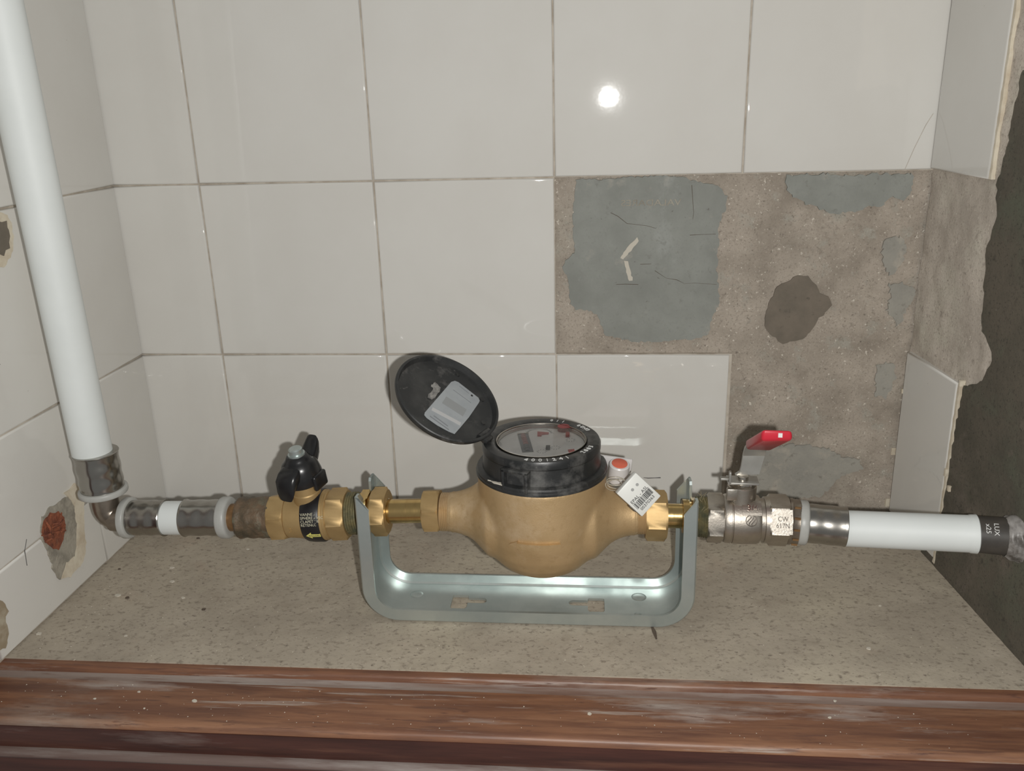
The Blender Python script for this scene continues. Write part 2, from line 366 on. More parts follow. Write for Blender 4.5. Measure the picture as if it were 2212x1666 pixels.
patch('adhesive_patch', map_back, c4([(1050,330),(1240,300),(1400,290),(1700,290),(1900,330),(2000,400),(2200,430),(2240,520),(2050,580),(1980,640),(1900,720),(1830,800),(1500,830),(1100,800),(1000,600)]), .0036, .009, ADHES_F, wall_back, .0014, .0022)
patch('adhesive_patch', map_back, c6([(370,150),(490,140),(500,250),(430,390),(360,370)]), .0038, .009, ADHES_F, wall_back, .0014, .0022)
patch('damp_patch', map_back, c5([(1310,700),(1360,680),(1420,640),(1470,650),(1520,690),(1545,740),(1590,760),(1600,800),(1570,850),(1520,890),(1500,930),(1460,980),(1400,1000),(1330,1010),(1260,960),(1235,920),(1240,860),(1260,800),(1290,750)]), .0037, .009, DAMP, wall_back, .001)
patch('plaster_smear', map_back, c5([(545,430),(555,450),(510,510),(470,550),(450,548),(480,500)]), .0021, .004, FLAKE, wall_back, .0005, .002)
patch('plaster_smear', map_back, c5([(475,560),(495,565),(505,610),(522,668),(500,672),(485,620)]), .0021, .004, FLAKE, wall_back, .0005, .002)
for L in ([(400,300),(440,320),(490,360),(520,362),(600,372),(645,385)], [(640,615),(700,655),(760,665),(800,685),(860,682),(975,690)], [(840,150),(850,300),(846,335)], [(830,422),(910,418),(970,416)], [(430,690),(480,688),(550,690)], [(560,580),(620,578)]):
    pts = c5(L); bm = bmesh.new()
    tube(bm, [map_back(s, z, .00265) for s, z in pts], [.0001+.00018*random.random() for _ in pts], 5); finish(bm, 'crack', CHIP, wall_back, 60)
bm = bmesh.new(); p = c5([(618, 247)])[0]
join_bm(bm, text_bm('VALADARES', .0072, .00012, squeeze=1.25), lambda c: Vector((p[0]-c.x, .0024-c.z, p[1]+c.y))); finish(bm, 'mirrored_imprint', MATS['grey_filler'], wall_back, 0)
def mark(pts, r, mt=LEADM, nm='pencil_mark'):
    bm = bmesh.new(); tube(bm, [map_back(*px_back(x, y), -.0001) for x, y in pts], r, 5); finish(bm, nm, mt, wall_back, 60)
mark([(1390,1032),(1400,1033),(1415,1032.5),(1427,1032)], [.0002,.0004,.0003,.0005])
mark([(1955,365),(1975,320),(2000,270),(2016,245)], .00018, GROUT, 'crack')

# ---- left wall
wall_left = slab('wall_left', map_left, -.03, .26, -.03, TOP, .009, .05, MORTAR)
tag(wall_left, 'white tiled wall on the left behind the riser pipe', 'wall', kind='structure')
slab('grout', map_left, 0, .243, -.02, TOP, .0018, .0085, GROUT, wall_left)
for ri in range(4):
    tile(map_left, wall_left, 0, .1065, ri*T, ri*T+T, lean=.009 if ri == 2 else 0)
for (z0, z1) in ((0, .0612), (.0612, .1495), (.1495, .2995), (.2995, .45), (.45, .60)):
    tile(map_left, wall_left, .1065, .2435, z0, z1)
hole = [px_left(*q) for q in [(84,1150),(88,1120),(108,1095),(140,1075),(160,1066),(170,1085),(168,1150),(172,1180),(165,1210),(150,1240),(128,1252),(112,1225),(100,1190)]]
hp = patch('wall_patch', map_left, hole, -.0012, .006, PATCHG, wall_left, .0012)
hp2 = patch('cream_filler_edge', map_left, [px_left(*q) for q in [(138,1066),(160,1045),(176,1062),(178,1120),(182,1180),(176,1215),(150,1245),(128,1250),(140,1215),(160,1200),(164,1150),(158,1095)]], -.0016, .006, CREAMP, wall_left, .001)
bm = bmesh.new()
P = jag([px_left(*q) for q in [(87,1150),(90,1125),(105,1108),(122,1106),(135,1118),(138,1140),(132,1165),(124,1188),(112,1186),(95,1172)]], .0006)
prism(bm, P, -.0017, .004, map_left); finish(bm, 'rusty_pipe_stub', RUST, wall_left, 30)
for k in range(9):
    a = random.uniform(0, PI); q = px_left(random.uniform(98,128), random.uniform(1120,1170)); bm = bmesh.new()
    L = random.uniform(.004, .009)
    tube(bm, [map_left(q[0]-math.cos(a)*L, q[1]-math.sin(a)*L, -.0015), map_left(q[0], q[1], -.0035), map_left(q[0]+math.cos(a)*L, q[1]+math.sin(a)*L, -.0015)], [.0008,.0014,.0006], 6)
    finish(bm, 'rust_flake', RUST, wall_left, 40)
patch('wall_patch', map_left, [px_left(*q) for q in [(-14,455),(12,462),(26,490),(28,540),(14,572),(-10,580),(-25,520)]], -.0006, .006, CREAMP, wall_left, .0012)
patch('wall_patch', map_left, [px_left(*q) for q in [(-10,480),(10,478),(18,500),(17,535),(5,550),(-15,552)]], -.0011, .006, DAMP, wall_left, .0012)
patch('stain_patch', map_left, [px_left(*q) for q in [(-10,1290),(6,1300),(16,1320),(12,1345),(20,1370),(10,1400),(-10,1410)]], -.0003, .003, mat('brown_stain', (.30,.24,.16), .9, col2=(.42,.37,.28), vscale=90), wall_left, .001)
mk = [px_left(*q) for q in [(57,1165),(53,1190),(58,1222)]]
bm = bmesh.new(); tube(bm, [map_left(s, z, -.0001) for s, z in mk], .0003, 5); finish(bm, 'crack', LEADM, wall_left, 60)

# ---- right wall
wall_right = slab('wall_right', map_right, -.03, .3395, -.03, TOP, .007, .05, MORTAR)
tag(wall_right, 'rough mortar side wall on the right with two cut tiles left on it', 'wall', kind='structure')
tile(map_right, wall_right, .0, .0868, .3005, .45)
tile(map_right, wall_right, .0, .0868, .45, .60)
tile(map_right, wall_right, .0005, .0855, .0045, .1530, tilt=.001)
for z0, z1, s in ((.301, .60, .0868), (.002, .153, .0855)):
    bm = bmesh.new(); prism(bm, jag([(s-.0004, z0), (s+.0022, z0), (s+.0022, z1), (s-.0004, z1)], .0005, .004), .0006, .007, map_right)
    finish(bm, 'tile_adhesive_edge', CREAMP, wall_right, 30)
relief('plaster', map_right, -.002, .34, -.004, TOP, .0034, .0010, PLASTER, wall_right, .003, 58)
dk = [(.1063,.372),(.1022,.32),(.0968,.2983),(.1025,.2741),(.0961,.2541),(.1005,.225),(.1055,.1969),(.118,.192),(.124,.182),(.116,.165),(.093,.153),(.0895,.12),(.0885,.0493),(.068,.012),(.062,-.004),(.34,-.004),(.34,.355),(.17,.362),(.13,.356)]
dark = patch('dark_wall_patch', map_right, dk, .0010, .006, DARKWALL, wall_right, .0014, .004)  # much darker tone over the front part of the right wall
for (x, y) in [(1932,865),(1950,845),(1927,975),(1922,985),(1915,1085),(2043,1020),(2050,1055),(2075,828)]:
    q = px_right(x, y); L = random.uniform(.002,.004); bm = bmesh.new()
    prism(bm, jag([(q[0]-.001,q[1]-L),(q[0]+.001,q[1]-L),(q[0]+.0012,q[1]+L),(q[0]-.001,q[1]+L)], .0004, .002), -.001, .004, map_right)
    finish(bm, 'filler_chip', CREAMP, wall_right, 30)

# ---- floor (concrete ledge), wooden sill, jamb
def map_floor(s, y, d): return Vector((s, y, -d))
bm = bmesh.new(); V = {}; nx, ny = 260, 92
for i in range(nx+1):
    for j in range(ny+1):
        x = -.09+.75*i/nx; y = -.2385+.2405*j/ny
        V[i,j] = bm.verts.new((x, y, noise.fractal(Vector((x*70, y*70, 1.7)), 1., 2., 4)*.0004 - .0004))
for i in range(nx):
    for j in range(ny): bm.faces.new((V[i,j], V[i+1,j], V[i+1,j+1], V[i,j+1]))
edge = [V[i,0] for i in range(nx+1)] + [V[nx,j] for j in range(1,ny+1)] + [V[i,ny] for i in range(nx-1,-1,-1)] + [V[0,j] for j in range(ny-1,0,-1)]
low = [bm.verts.new((v.co.x, v.co.y, -.03)) for v in edge]
for i in range(len(edge)): bm.faces.new((edge[i], edge[(i+1)%len(edge)], low[(i+1)%len(edge)], low[i]))
bm.faces.new(low)
floor = finish(bm, 'floor', CONC, None, 60)
tag(floor, 'dusty concrete ledge under the water meter', 'ledge', kind='structure')
def profile_x(name, prof, mt, parent, x0=-.13, x1=.72, n=40):
    bm = bmesh.new(); R = []
    for i in range(n+1):
        x = x0+(x1-x0)*i/n
        R.append([bm.verts.new((x, y+noise.noise(Vector((x*9, y*40, 2)))*.0004, z+noise.noise(Vector((x*11, y*50, 7)))*.0003)) for y, z in prof])
    for A, B in zip(R, R[1:]):
        for k in range(len(prof)): bm.faces.new((A[k], A[(k+1)%len(prof)], B[(k+1)%len(prof)], B[k]))
    bm.faces.new(R[0]); bm.faces.new(R[-1]); return finish(bm, name, mt, parent, 40)
trim_1 = profile_x('trim_1', [(-.2535,-.0045),(-.290,-.0045),(-.2928,-.0052),(-.2942,-.0068),(-.2945,-.012),(-.2945,-.03),(-.2535,-.03)], WOOD, None)
tag(trim_1, 'worn dark red wooden sill moulding along the front of the ledge', 'moulding', kind='structure')
profile_x('sill_bead', [(-.2372,-.0010),(-.2418,-.0010),(-.2436,-.0016),(-.2446,-.003),(-.2448,-.0062),(-.2448,-.03),(-.2372,-.03)], WOOD, trim_1)
profile_x('sill_groove', [(-.2448,-.0056),(-.248,-.0056),(-.2510,-.0052),(-.2535,-.0046),(-.2535,-.03),(-.2448,-.03)], WOOD_G, trim_1)
profile_x('front_board', [(-.2945,-.0095),(-.2952,-.0095),(-.2952,-.0255),(-.2945,-.027),(-.26,-.03),(-.26,-.0295)], WOOD_D, trim_1)
profile_x('lower_bead', [(-.2952,-.0255),(-.2975,-.0262),(-.2992,-.0278),(-.2996,-.0298),(-.2988,-.0312),(-.26,-.0312),(-.26,-.0302)], mat('dusty_bead', (.15, .105, .09), .5, col2=(.07, .03, .023), vscale=50, **WOODC, layers=[((.27,.24,.22), 60, .54, .74, (.1,1,1))], bump=.3), trim_1)
profile_x('lower_board', [(-.2988,-.0312),(-.2988,-.40),(-.26,-.40),(-.26,-.0312)], WOOD_D, trim_1)
bm = bmesh.new(); box(bm, (-.0975, -.27, .10), (.028, .064, 1.0), bev=.002)
trim_2 = finish(bm, 'trim_2', WOOD_D, None, 40)
tag(trim_2, 'dark red wooden frame post at the far left front corner', 'frame', kind='structure')

# ================================================================== PLUMBING
Y0 = -.155
def AX(px, py, Y=Y0): return at_y(px, py, Y)
def seg(name, p0, p1, Y_0=Y0, Y_1=None):
    Y_1 = Y_0 if Y_1 is None else Y_1
    A = AX(*p0, Y_0); B = AX(*p1, Y_1)
    A.x = AX(*p0, Y_0-.0115).x; B.x = AX(*p1, Y_1-.0115).x      # edges are seen on the near side of the fitting
    e = empty(name, mtx=frame(A, B)); L = (B-A).length
    k = L/(p1[0]-p0[0])
    return e, (lambda px: (px-p0[0])*k), A, B
def part(parent, name, mt, prof=None, n=48, hexs=None, fn=None, smooth=35, wob=None, cap=True):
    bm = bmesh.new()
    if prof: lathe(bm, prof, n, wob=wob, cap=cap)
    if hexs: hexp(bm, *hexs)
    if fn: fn(bm)
    return finish(bm, name, mt, parent, smooth)
def ring_prof(a, b, r, ri):
    c = (b-a)*.22
    return [(a, ri), (a, r-c), (a+c*.4, r-c*.3), (a+c, r), (b-c, r), (b-c*.4, r-c*.3), (b, r-c), (b, ri), (a, ri)]
def sleeve_prof(a, b, r, bulge=.0004, lip=.0008):
    L = b-a; out = [(a, r-.0018), (a, r)]
    for i in range(1, 24):
        t = i/24; out.append((a+L*t, r + bulge*(math.cos(t*2*PI*2.5)*-.5)))
    return out + [(b-.0006, r+lip), (b, r+lip*.6), (b, r-.0018)]

# ---- riser pipe
e = tag(empty('riser_pipe', (-.0400, -.155, .1195)), 'long white plastic riser pipe standing upright at the left wall', 'pipe')
bm = bmesh.new(); lathe(bm, [(0, .0141), (.08, .0141), (.2, .0143), (.48, .0147)], 48, axis='Z')
pipe = finish(bm, 'pipe_tube', PIPE, e); e.rotation_euler = (math.radians(2.2), math.radians(.7), 0)

# ---- elbow fitting
e, X, A, B = seg('elbow_fitting', (215,1118), (350,1118.5))
tag(e, 'nickel press elbow joining the white riser to the horizontal line', 'elbow fitting')
def elbow(bm):
    R = .0095; pts = [(0, 0, .030), (0, 0, .022)] + [(R-R*math.cos(t), 0, R-R*math.sin(t)) for t in [PI/2*i/8 for i in range(9)]] + [(.024, 0, 0), (.03, 0, 0)]
    tube(bm, pts, .0098, 24); lathe(bm, [(-.0002,0), (.003,.0102), (.012, .0108)], 24)
part(e, 'elbow_body', NICKEL_DIRTY, fn=elbow, smooth=50)
part(e, 'collar_ring', NYLON, ring_prof(X(251), X(267), .0158, .0095))
part(e, 'press_sleeve', STEEL, sleeve_prof(X(266), X(341), .0134))
MV = Matrix.Rotation(-PI/2, 4, 'Y')      # local +X -> +Z
def up(prof, M2=None):
    return lambda bm: lathe(bm, prof, 48, M=MV)
part(e, 'collar_ring', NYLON, fn=up(ring_prof(.0205, .0253, .0176, .0095)))
part(e, 'press_sleeve', STEEL, fn=up(sleeve_prof(.0248, .0545, .0156, .0005)))

# ---- short stub of pipe
e, X, A, B = seg('pipe_stub', (337,1118.5), (388,1118.7))
tag(e, 'short white pipe piece between two steel press sleeves', 'pipe')
part(e, 'stub_tube', PIPE, [(0, .0128), (X(388), .0128)])

# ---- left press adapter
e, X, A, B = seg('press_adapter', (383,1118.7), (578,1117))
tag(e, 'press adapter with white ring and dirty brass tail, left of the brass valve', 'pipe fitting')
sl = sleeve_prof(0, X(466), .0136); L = X(466)
part(e, 'press_sleeve', STEEL, [(L-a, r) for a, r in reversed(sl)])
part(e, 'collar_ring', NYLON, ring_prof(X(463), X(486), .0158, .0098))
part(e, 'brass_neck', BRASS_D, [(X(475), .0095), (X(484), .0104), (X(503), .0104), (X(506), .012)])
wobf = lambda a, t: .05*noise.noise(Vector((a*260, math.cos(t)*2.4, math.sin(t)*2.4)))
tp = [(X(503), .012), (X(505), .0150)] + [(X(505)+(X(578)-X(505))*i/16, .0155+.00025*math.sin(i*1.3)) for i in range(1, 17)]
part(e, 'taped_thread', TAPE, tp, 64, wob=wobf)

# ---- brass check ball valve
e, X, A, B = seg('check_valve', (576,1117), (766,1108))
tag(e, 'brass ball valve with black butterfly handle and black label band', 'valve')
part(e, 'hex_end', BRASS, hexs=(X(577), X(613), .0318, math.radians(10)))
part(e, 'valve_body', BRASS, [(X(611), .0148), (X(614), .0158), (X(630), .0163), (X(655), .0170), (X(670), .0172), (X(690), .0172)])
xb0, xb1 = X(653), X(694)
part(e, 'label_band', BAND, [(xb0, .0165), (xb0, .0181), (xb0+.002, .0192), (xb0+.006, .0198), (xb1-.001, .0200), (xb1, .0194), (xb1, .0165)], 64)
part(e, 'seam_ring', BRASS, [(xb1-.0005, .0168), (xb1-.0005, .0190), (X(699), .0188), (X(700), .0183), (X(703), .0183), (X(705), .0175), (X(705), .01)])
part(e, 'hex_end', BRASS, hexs=(X(704), X(744), .0338, math.radians(32)))
part(e, 'taped_thread', TAPE_G, thread(X(743), X(768), .0158, 5, .0009), 48, wob=wobf)
RB = .0199
def band_text(bm):
    for i, s in enumerate(('VANNE A', 'SPH\u00c8RE AVEC', 'CLAPET DE', 'RETENUE')):
        join_bm(bm, text_bm(s, .0029, .00006, 'LEFT', .98), wrap(RB, xb0+.0013, math.radians(27.5)-i*.00262/RB))
part(e, 'label_text', CREAM, fn=band_text, smooth=0)
def band_arrow(bm):
    f = wrap(RB, xb0+.0034, math.radians(-22)); P = [(0,0),(.0042,.0032),(.0042,.0014),(.0108,.0014),(.0108,-.0014),(.0042,-.0014),(.0042,-.0032)]
    for h in (0,):
        prism(bm, P, -.0003, .00015, lambda u, v, h: f(Vector((u, v, h))))
part(e, 'flow_arrow', YELLOW, fn=band_arrow, smooth=0)
def arrow_print(bm):
    f = wrap(RB, xb0+.0055, math.radians(-22)); join_bm(bm, text_bm('BALLON', .0019, .00022, 'LEFT', 1.1), f)
part(e, 'arrow_text', INK, fn=arrow_print, smooth=0)
def cast_34(bm): join_bm(bm, text_bm('3/4', .006, .0002), wrap(.0164, X(634), math.radians(-15)))
part(e, 'cast_size_mark', BRASS, fn=cast_34, smooth=0)
# neck and handle
c0 = e.matrix_world @ Vector((X(664), 0, 0))
nd = Vector((-.085, -.13, .985)).normalized()
MH = e.matrix_world.inverted() @ frame_z(c0, nd, (.93, -.34, 0))
bm = bmesh.new(); lathe(bm, [(.008, .0104), (.0215, .0104), (.0223, .0098), (.036, .0098), (.036, 0)], 40, axis='Z', M=MH); finish(bm, 'valve_neck', BRASS, e)
hd = part(e, 'butterfly_handle', BLACK_S, fn=lambda bm: lathe(bm, [(.0315, .0138), (.0310, .0150), (.0320, .0155), (.038, .0148), (.043, .0136), (.0465, .0122), (.0485, .0100), (.0500, .0088), (.0520, .0078), (.0524, .0070), (.0524, 0)], 40, axis='Z', M=MH), smooth=45)
for nm, lst in (('handle_wing', [(-.004, .0425, .0080, .0085), (-.010, .0425, .0086, .0085), (-.0155, .040, .0086, .0095), (-.0190, .037, .0082, .0095), (-.0208, .0325, .0070, .0085), (-.0212, .0285, .0052, .0045)]),
                ('handle_wing', [(.004, .0425, .0080, .008), (.009, .0435, .0076, .009), (.0135, .0455, .0068, .010), (.0175, .0490, .0060, .0100), (.0200, .0530, .0052, .007), (.0208, .0560, .0035, .0025)])):
    bm = bmesh.new(); R = []
    for (y, z, hw, ht) in lst:
        ring = []
        for k in range(16):
            t = 2*PI*k/16; cx = math.copysign(abs(math.cos(t))**.6, math.cos(t)); sz = math.copysign(abs(math.sin(t))**.6, math.sin(t))
            ring.append(bm.verts.new(MH @ Vector((hw*cx, y, z + ht*.62*sz))))
        R.append(ring)
    for A_, B_ in zip(R, R[1:]):
        for k in range(16): bm.faces.new((A_[k], A_[(k+1)%16], B_[(k+1)%16], B_[k]))
    bm.faces.new(R[0]); bm.faces.new(R[-1]); finish(bm, nm, BLACK_S, hd, 55)
for sx in (-1, 1):
    bm = bmesh.new(); box(bm, (sx*.0146, .001, .0325), (.0036, .014, .012), MH, bev=.0015); finish(bm, 'handle_lug', BLACK_S, hd, 50)
bm = bmesh.new(); lathe(bm, [(.0522, .0062), (.0537, .0062), (.0537, .0050), (.0572, .0050), (.0580, .0042), (.0580, 0)], 28, axis='Z', M=MH); finish(bm, 'handle_screw', ZINC, hd)

# ---- left union
e, X, A, B = seg('union_tailpiece', (764,1106), (950,1102.5))
tag(e, 'bright brass union between the butterfly valve and the meter', 'union fitting')
part(e, 'lock_nut', BRASS_B, hexs=(X(772), X(792), .0285, math.radians(34)))
part(e, 'hex_nut', BRASS, hexs=(X(798), X(831), .0315, math.radians(35)))
part(e, 'union_tube', BRASS_B, [(X(764), .0118), (X(797), .0118), (X(797), .0105), (X(830), .0105), (X(832), .0090), (X(912), .0090)])
part(e, 'union_nut', BRASS, hexs=(X(910), X(946), .0292, math.radians(8)))
part(e, 'seal_hole', INK, fn=lambda bm: lathe(bm, [(0, .0007), (.0003, .0007)], 12, M=Matrix.Translation((X(929), -.0149*math.cos(-.62)+.0006, -.0103)) @ Matrix.Rotation(-PI/2, 4, 'Z')))

# ---- water meter
MC = Vector((.2950, -.1555, 0)); ZA = .0764
e = tag(empty('water_meter', MC), 'bronze water meter with black register and open black lid', 'water meter')
zz = ZA
bm = bmesh.new()
lathe(bm, [(.0335, 0), (.0337, .011), (.0347, .0175), (.0375, .0250), (.042, .0318), (.0485, .0375), (.057, .0420), (.068, .0448), (.080, .0456), (.095, .0458), (.1125, .0458), (.1125, 0)], 64, axis='Z')
for sx in (-1, 1):
    lathe(bm, [(0, .034), (.030, .034), (.0385, .0315), (.0435, .0262), (.0485, .0212), (.0535, .0180), (.059, .0160), (.0650, .0147), (.0695, .0146), (.0695, 0)], 48,
          M=Matrix.Translation((0, 0, zz)) @ Matrix.Rotation(0 if sx > 0 else PI, 4, 'Z'))
me = bpy.data.meshes.new('meter_body'); bm.to_mesh(me); bm.free()
o = bpy.data.objects.new('tmp', me); COL.objects.link(o)
md = o.modifiers.new('r', 'REMESH'); md.mode = 'VOXEL'; md.voxel_size = .0012
ms = o.modifiers.new('s', 'SMOOTH'); ms.factor = .5; ms.iterations = 14
dg = bpy.context.evaluated_depsgraph_get(); dg.update()
me2 = bpy.data.meshes.new_from_object(o.evaluated_get(dg)); bpy.data.objects.remove(o)
body = link(me2, 'meter_body', CAST, e, 0); me2.polygons.foreach_set('use_smooth', [True]*len(me2.polygons))
for sx in (-1, 1):
    bm = bmesh.new(); lathe(bm, thread(.0655, .0745, .0143, 7, .0005), 48, M=Matrix.Translation((0,0,zz)) @ Matrix.Rotation(0 if sx > 0 else PI, 4, 'Z')); finish(bm, 'threaded_end', CAST, e, 20)
    bm = bmesh.new(); lathe(bm, [(.060, .0146), (.0655, .0150), (.0665, .0146)], 48, M=Matrix.Translation((0,0,zz)) @ Matrix.Rotation(0 if sx > 0 else PI, 4, 'Z')); finish(bm, 'neck_collar', CAST, e, 40)
bm = bmesh.new()    # raised flow arrow on the front of the bowl
zf = .0745
def bowl(u, v, h):
    r_ = .0452 + v*.06 + h; a = (u)/.0452
    return Vector((r_*math.sin(a), -r_*math.cos(a), zf+v))
for i in range(10):
    u0, u1 = -.0148+.0029*i, -.0148+.0029*(i+1)
    prism(bm, [(u0,-.0022),(u1,-.0022),(u1,.0020),(u0,.0020)], -.003, .0028, bowl)
prism(bm, [(-.0205,-.0002),(-.0145,-.0032),(-.0145,.0030)], -.003, .0024, bowl)
finish(bm, 'cast_flow_arrow', CAST, e, 30)

# register housing
ZT = .1345
reg = part(e, 'register_housing', BLACK, fn=lambda bm: lathe(bm, [(.1150, .030), (.1150, .0424), (.120, .0419), (.128, .0412), (.1290, .0418), (.1325, .0418), (.1343, .0410), (ZT, .0400), (ZT-.0002, .0345), (ZT-.0010, .0325), (ZT-.0018, .0318), (.1290, .0314), (.1290, .030)], 96, axis='Z'), smooth=30)
fg = part(e, 'register_flange', BLACK, fn=lambda bm: lathe(bm, [(.1112, .0440), (.1112, .0462), (.1118, .0468), (.1132, .0468), (.1138, .0463), (.1152, .0463), (.1162, .0456), (.1168, .0440), (.1172, .0415), (.1172, .030)], 96, axis='Z'), smooth=30)
bm = bmesh.new(); q = jag([(-.033,-.0335),(-.0275,-.0360),(-.0235,-.0378),(-.0250,-.0398),(-.0300,-.0365),(-.0345,-.0325)], .0006, .002)
prism(bm, q, .1168, .1176, lambda u, v, h: Vector((u, v, h))); finish(bm, 'plaster_smear', FLAKE, fg, 30)
# square socket at the front left
ang = math.radians(-20.5)
MS = Matrix.Rotation(ang, 4, 'Z') @ Matrix.Translation((0, -.0425, .1202))
def socket(bm):
    for (c, s) in (((-.0085,0,0), (.0022,.007,.0170)), ((.0085,0,0), (.0022,.007,.0170)), ((0,0,.0077), (.0192,.007,.0022)), ((0,.0002,-.0080), (.0192,.0075,.0015))):
        box(bm, c, s, MS, bev=.0004)
    box(bm, (0, .0022, 0), (.016, .002, .016), MS)
sk = part(reg, 'square_socket', BLACK, fn=socket, smooth=30)
# dial etc.
glz = part(reg, 'glass_cover', GLASS, fn=lambda bm: lathe(bm, [(ZT-.0024, .0311), (ZT-.0012, .0309), (ZT-.0006, .0302), (ZT-.0003, .028), (ZT-.0003, 0)], 72, axis='Z', cap=False), smooth=30)
part(reg, 'bezel_ring', NICKEL_S, fn=lambda bm: lathe(bm, [(ZT-.0040, .0300), (ZT-.0040, .0313), (ZT-.0002, .0318), (ZT-.0002, .0313), (ZT-.0036, .0306)], 72, axis='Z', cap=False), smooth=30)
ZD = .1308
dial = part(reg, 'dial_face', DIAL, fn=lambda bm: lathe(bm, [(ZD-.001, 0), (ZD-.001, .0304), (ZD, .0304), (ZD, 0)], 72, axis='Z'))
def at_dial(px, py, z=ZD): p = at_z(px, py, z); return p.x-MC.x, p.y-MC.y
def dz(px, py): return at_dial(1030+px/7.9, 880+py/7.9)
# number drums in their window
a = Vector(dz(790,480)); b = Vector(dz(870,760)); ax = (b-a).normalized(); wv = Vector((-ax.y, ax.x)); L = (b-a).length
MD = Matrix(((ax.x, wv.x, 0, a.x), (ax.y, wv.y, 0, a.y), (0,0,1,ZD), (0,0,0,1)))
bm = bmesh.new(); box(bm, (L/2, 0, .0003), (L+.0015, .0078, .0008), MD, bev=.0002); finish(bm, 'counter_frame', GREYINK, reg, 30)
for i in range(8):
    bm = bmesh.new(); x0 = L*(i+.06)/8; x1 = L*(i+.94)/8
    lathe(bm, [(x0, .0026), (x1, .0026)], 20, M=MD @ Matrix.Translation((0,0,-.0011))); finish(bm, 'number_drum', DRUM if i < 5 else GREYINK, reg, 40)
bm = bmesh.new(); box(bm, (-.0014, 0, .0008), (.0010, .0085, .0012), MD, bev=.0002); finish(bm, 'counter_clip', NICKEL_S, reg, 30)
bm = bmesh.new(); prism(bm, [dz(*q) for q in ((1035,430),(1230,445),(1225,465),(1110,475),(1100,500),(1035,498))], ZD, ZD+.0008, lambda u, v, h: Vector((u, v, h))); finish(bm, 'red_pointer', RED, reg, 0)
cx, cy = dz(1480,395); bm = bmesh.new(); lathe(bm, [(ZD, .0044), (ZD+.0035, .0044), (ZD+.0035, 0)], 28, axis='Z', M=Matrix.Translation((cx, cy, 0))); finish(bm, 'red_star_wheel', DKRED, reg)
cx, cy = dz(1550,490); bm = bmesh.new(); box(bm, (cx, cy, ZD+.0012), (.0028,.006,.0022), bev=.0004); finish(bm, 'red_pointer', RED, reg, 30)
bm = bmesh.new(); prism(bm, [dz(*q) for q in ((1555,740),(1660,728),(1670,750),(1570,772))], ZD, ZD+.0008, lambda u, v, h: Vector((u, v, h))); finish(bm, 'red_pointer', RED, reg, 0)
cx, cy = dz(1215,710); bm = bmesh.new(); box(bm, (cx, cy, ZD+.001), (.0030,.0050,.0020), bev=.0004); finish(bm, 'black_stud', INK, reg, 30)
cx, cy = dz(1070,410)
bm = bmesh.new()
for i in range(36):
    t = PI*.04 + PI*1.0*i/35; r0 = .0082; r1 = .0098 if i % 5 else .0108
    M2 = Matrix.Translation((cx, cy-.0045, 0)) @ Matrix.Rotation(t, 4, 'Z'); box(bm, ((r0+r1)/2, 0, ZD+.00005), (r1-r0, .00022, .0001), M2)
finish(bm, 'dial_scale', GREYINK, reg, 0)
for (x, y) in ((1340,690), (1600,560), (1110,755)):
    cx, cy = dz(x, y); bm = bmesh.new()
    for i in range(10):
        M2 = Matrix.Translation((cx, cy, 0)) @ Matrix.Rotation(2*PI*i/10, 4, 'Z'); box(bm, (.0030, 0, ZD+.00005), (.0012, .0003, .0001), M2)
    finish(bm, 'dial_scale', GREYINK, reg, 0)
# white lettering round the rim
def rim_text(s, size, a0, da, r, flip=False):
    bm = bmesh.new()
    for i, ch in enumerate(s):
        if ch == ' ': continue
        th = a0 + da*i; rot = Matrix.Rotation(th + (PI if flip else 0), 4, 'Z')
        base = Vector((math.sin(th)*r, -math.cos(th)*r, ZT+.00005))
        join_bm(bm, text_bm(ch, size, .00015), lambda c: base + rot @ Vector((c.x, c.y, c.z)))
    return finish(bm, 'rim_lettering', WHITEP, reg, 0)
rim_text('4001241', .0056, math.radians(-12.5), math.radians(7.2), .0374)
rim_text('2003', .0050, math.radians(52), math.radians(5.8), .0374)
rim_text('DN20', .0046, math.radians(120), math.radians(5.2), .0374)
rim_text('110', .0046, math.radians(157), math.radians(7), .0374)
# lid, swung open on its hinge
vd = -ray(963, 866)
nl = (vd*.632 + (CR*.55 + CU*.835)*.775).normalized()
hinge = MC + Vector((-.0405, -.0035, .1335))
lc = at_plane(963, 866, hinge + nl*.003, nl)
ML = Matrix.Translation(-MC) @ frame_z(lc, nl, hinge-lc)
RL = .0400
lid = part(e, 'lid', BLACK_L, fn=lambda bm: lathe(bm, [(-.0030, 0), (-.0030, .026), (-.0022, .0350), (0, .0388), (.0022, .0399), (.0042, .0400), (.0048, .0394), (.0048, .0380), (.0030, .0374), (.0006, .0366), (0, .0350), (0, 0)], 96, axis='Z', M=ML), smooth=40)
bm = bmesh.new()
hx = (ML.inverted() @ (hinge-MC))
tube(bm, [ML @ Vector((hx.x-.003, -.006, .002)), ML @ Vector((hx.x-.003, .006, .002))], .0024, 12); box(bm, (RL-.001, 0, .001), (.008, .008, .005), ML, bev=.001); finish(bm, 'lid_hinge', BLACK, lid, 40)
def on_lid(x, y): p = at_plane(830+x/8.768, 770+y/8.768, lc, nl); q = ML.inverted() @ (p-MC); return q.x, q.y
st = [on_lid(*q) for q in ((1265,490),(1335,470),(1400,495),(1780,790),(1805,845),(1785,890),(1600,1160),(1440,1350),(1330,1475),(1220,1430),(1000,1310),(800,1170),(755,1115),(765,1070))]
bm = bmesh.new(); prism(bm, st, .0001, .0004, lambda u, v, h: ML @ Vector((u, v, h))); stk = finish(bm, 'lid_sticker', STICK, lid, 0)
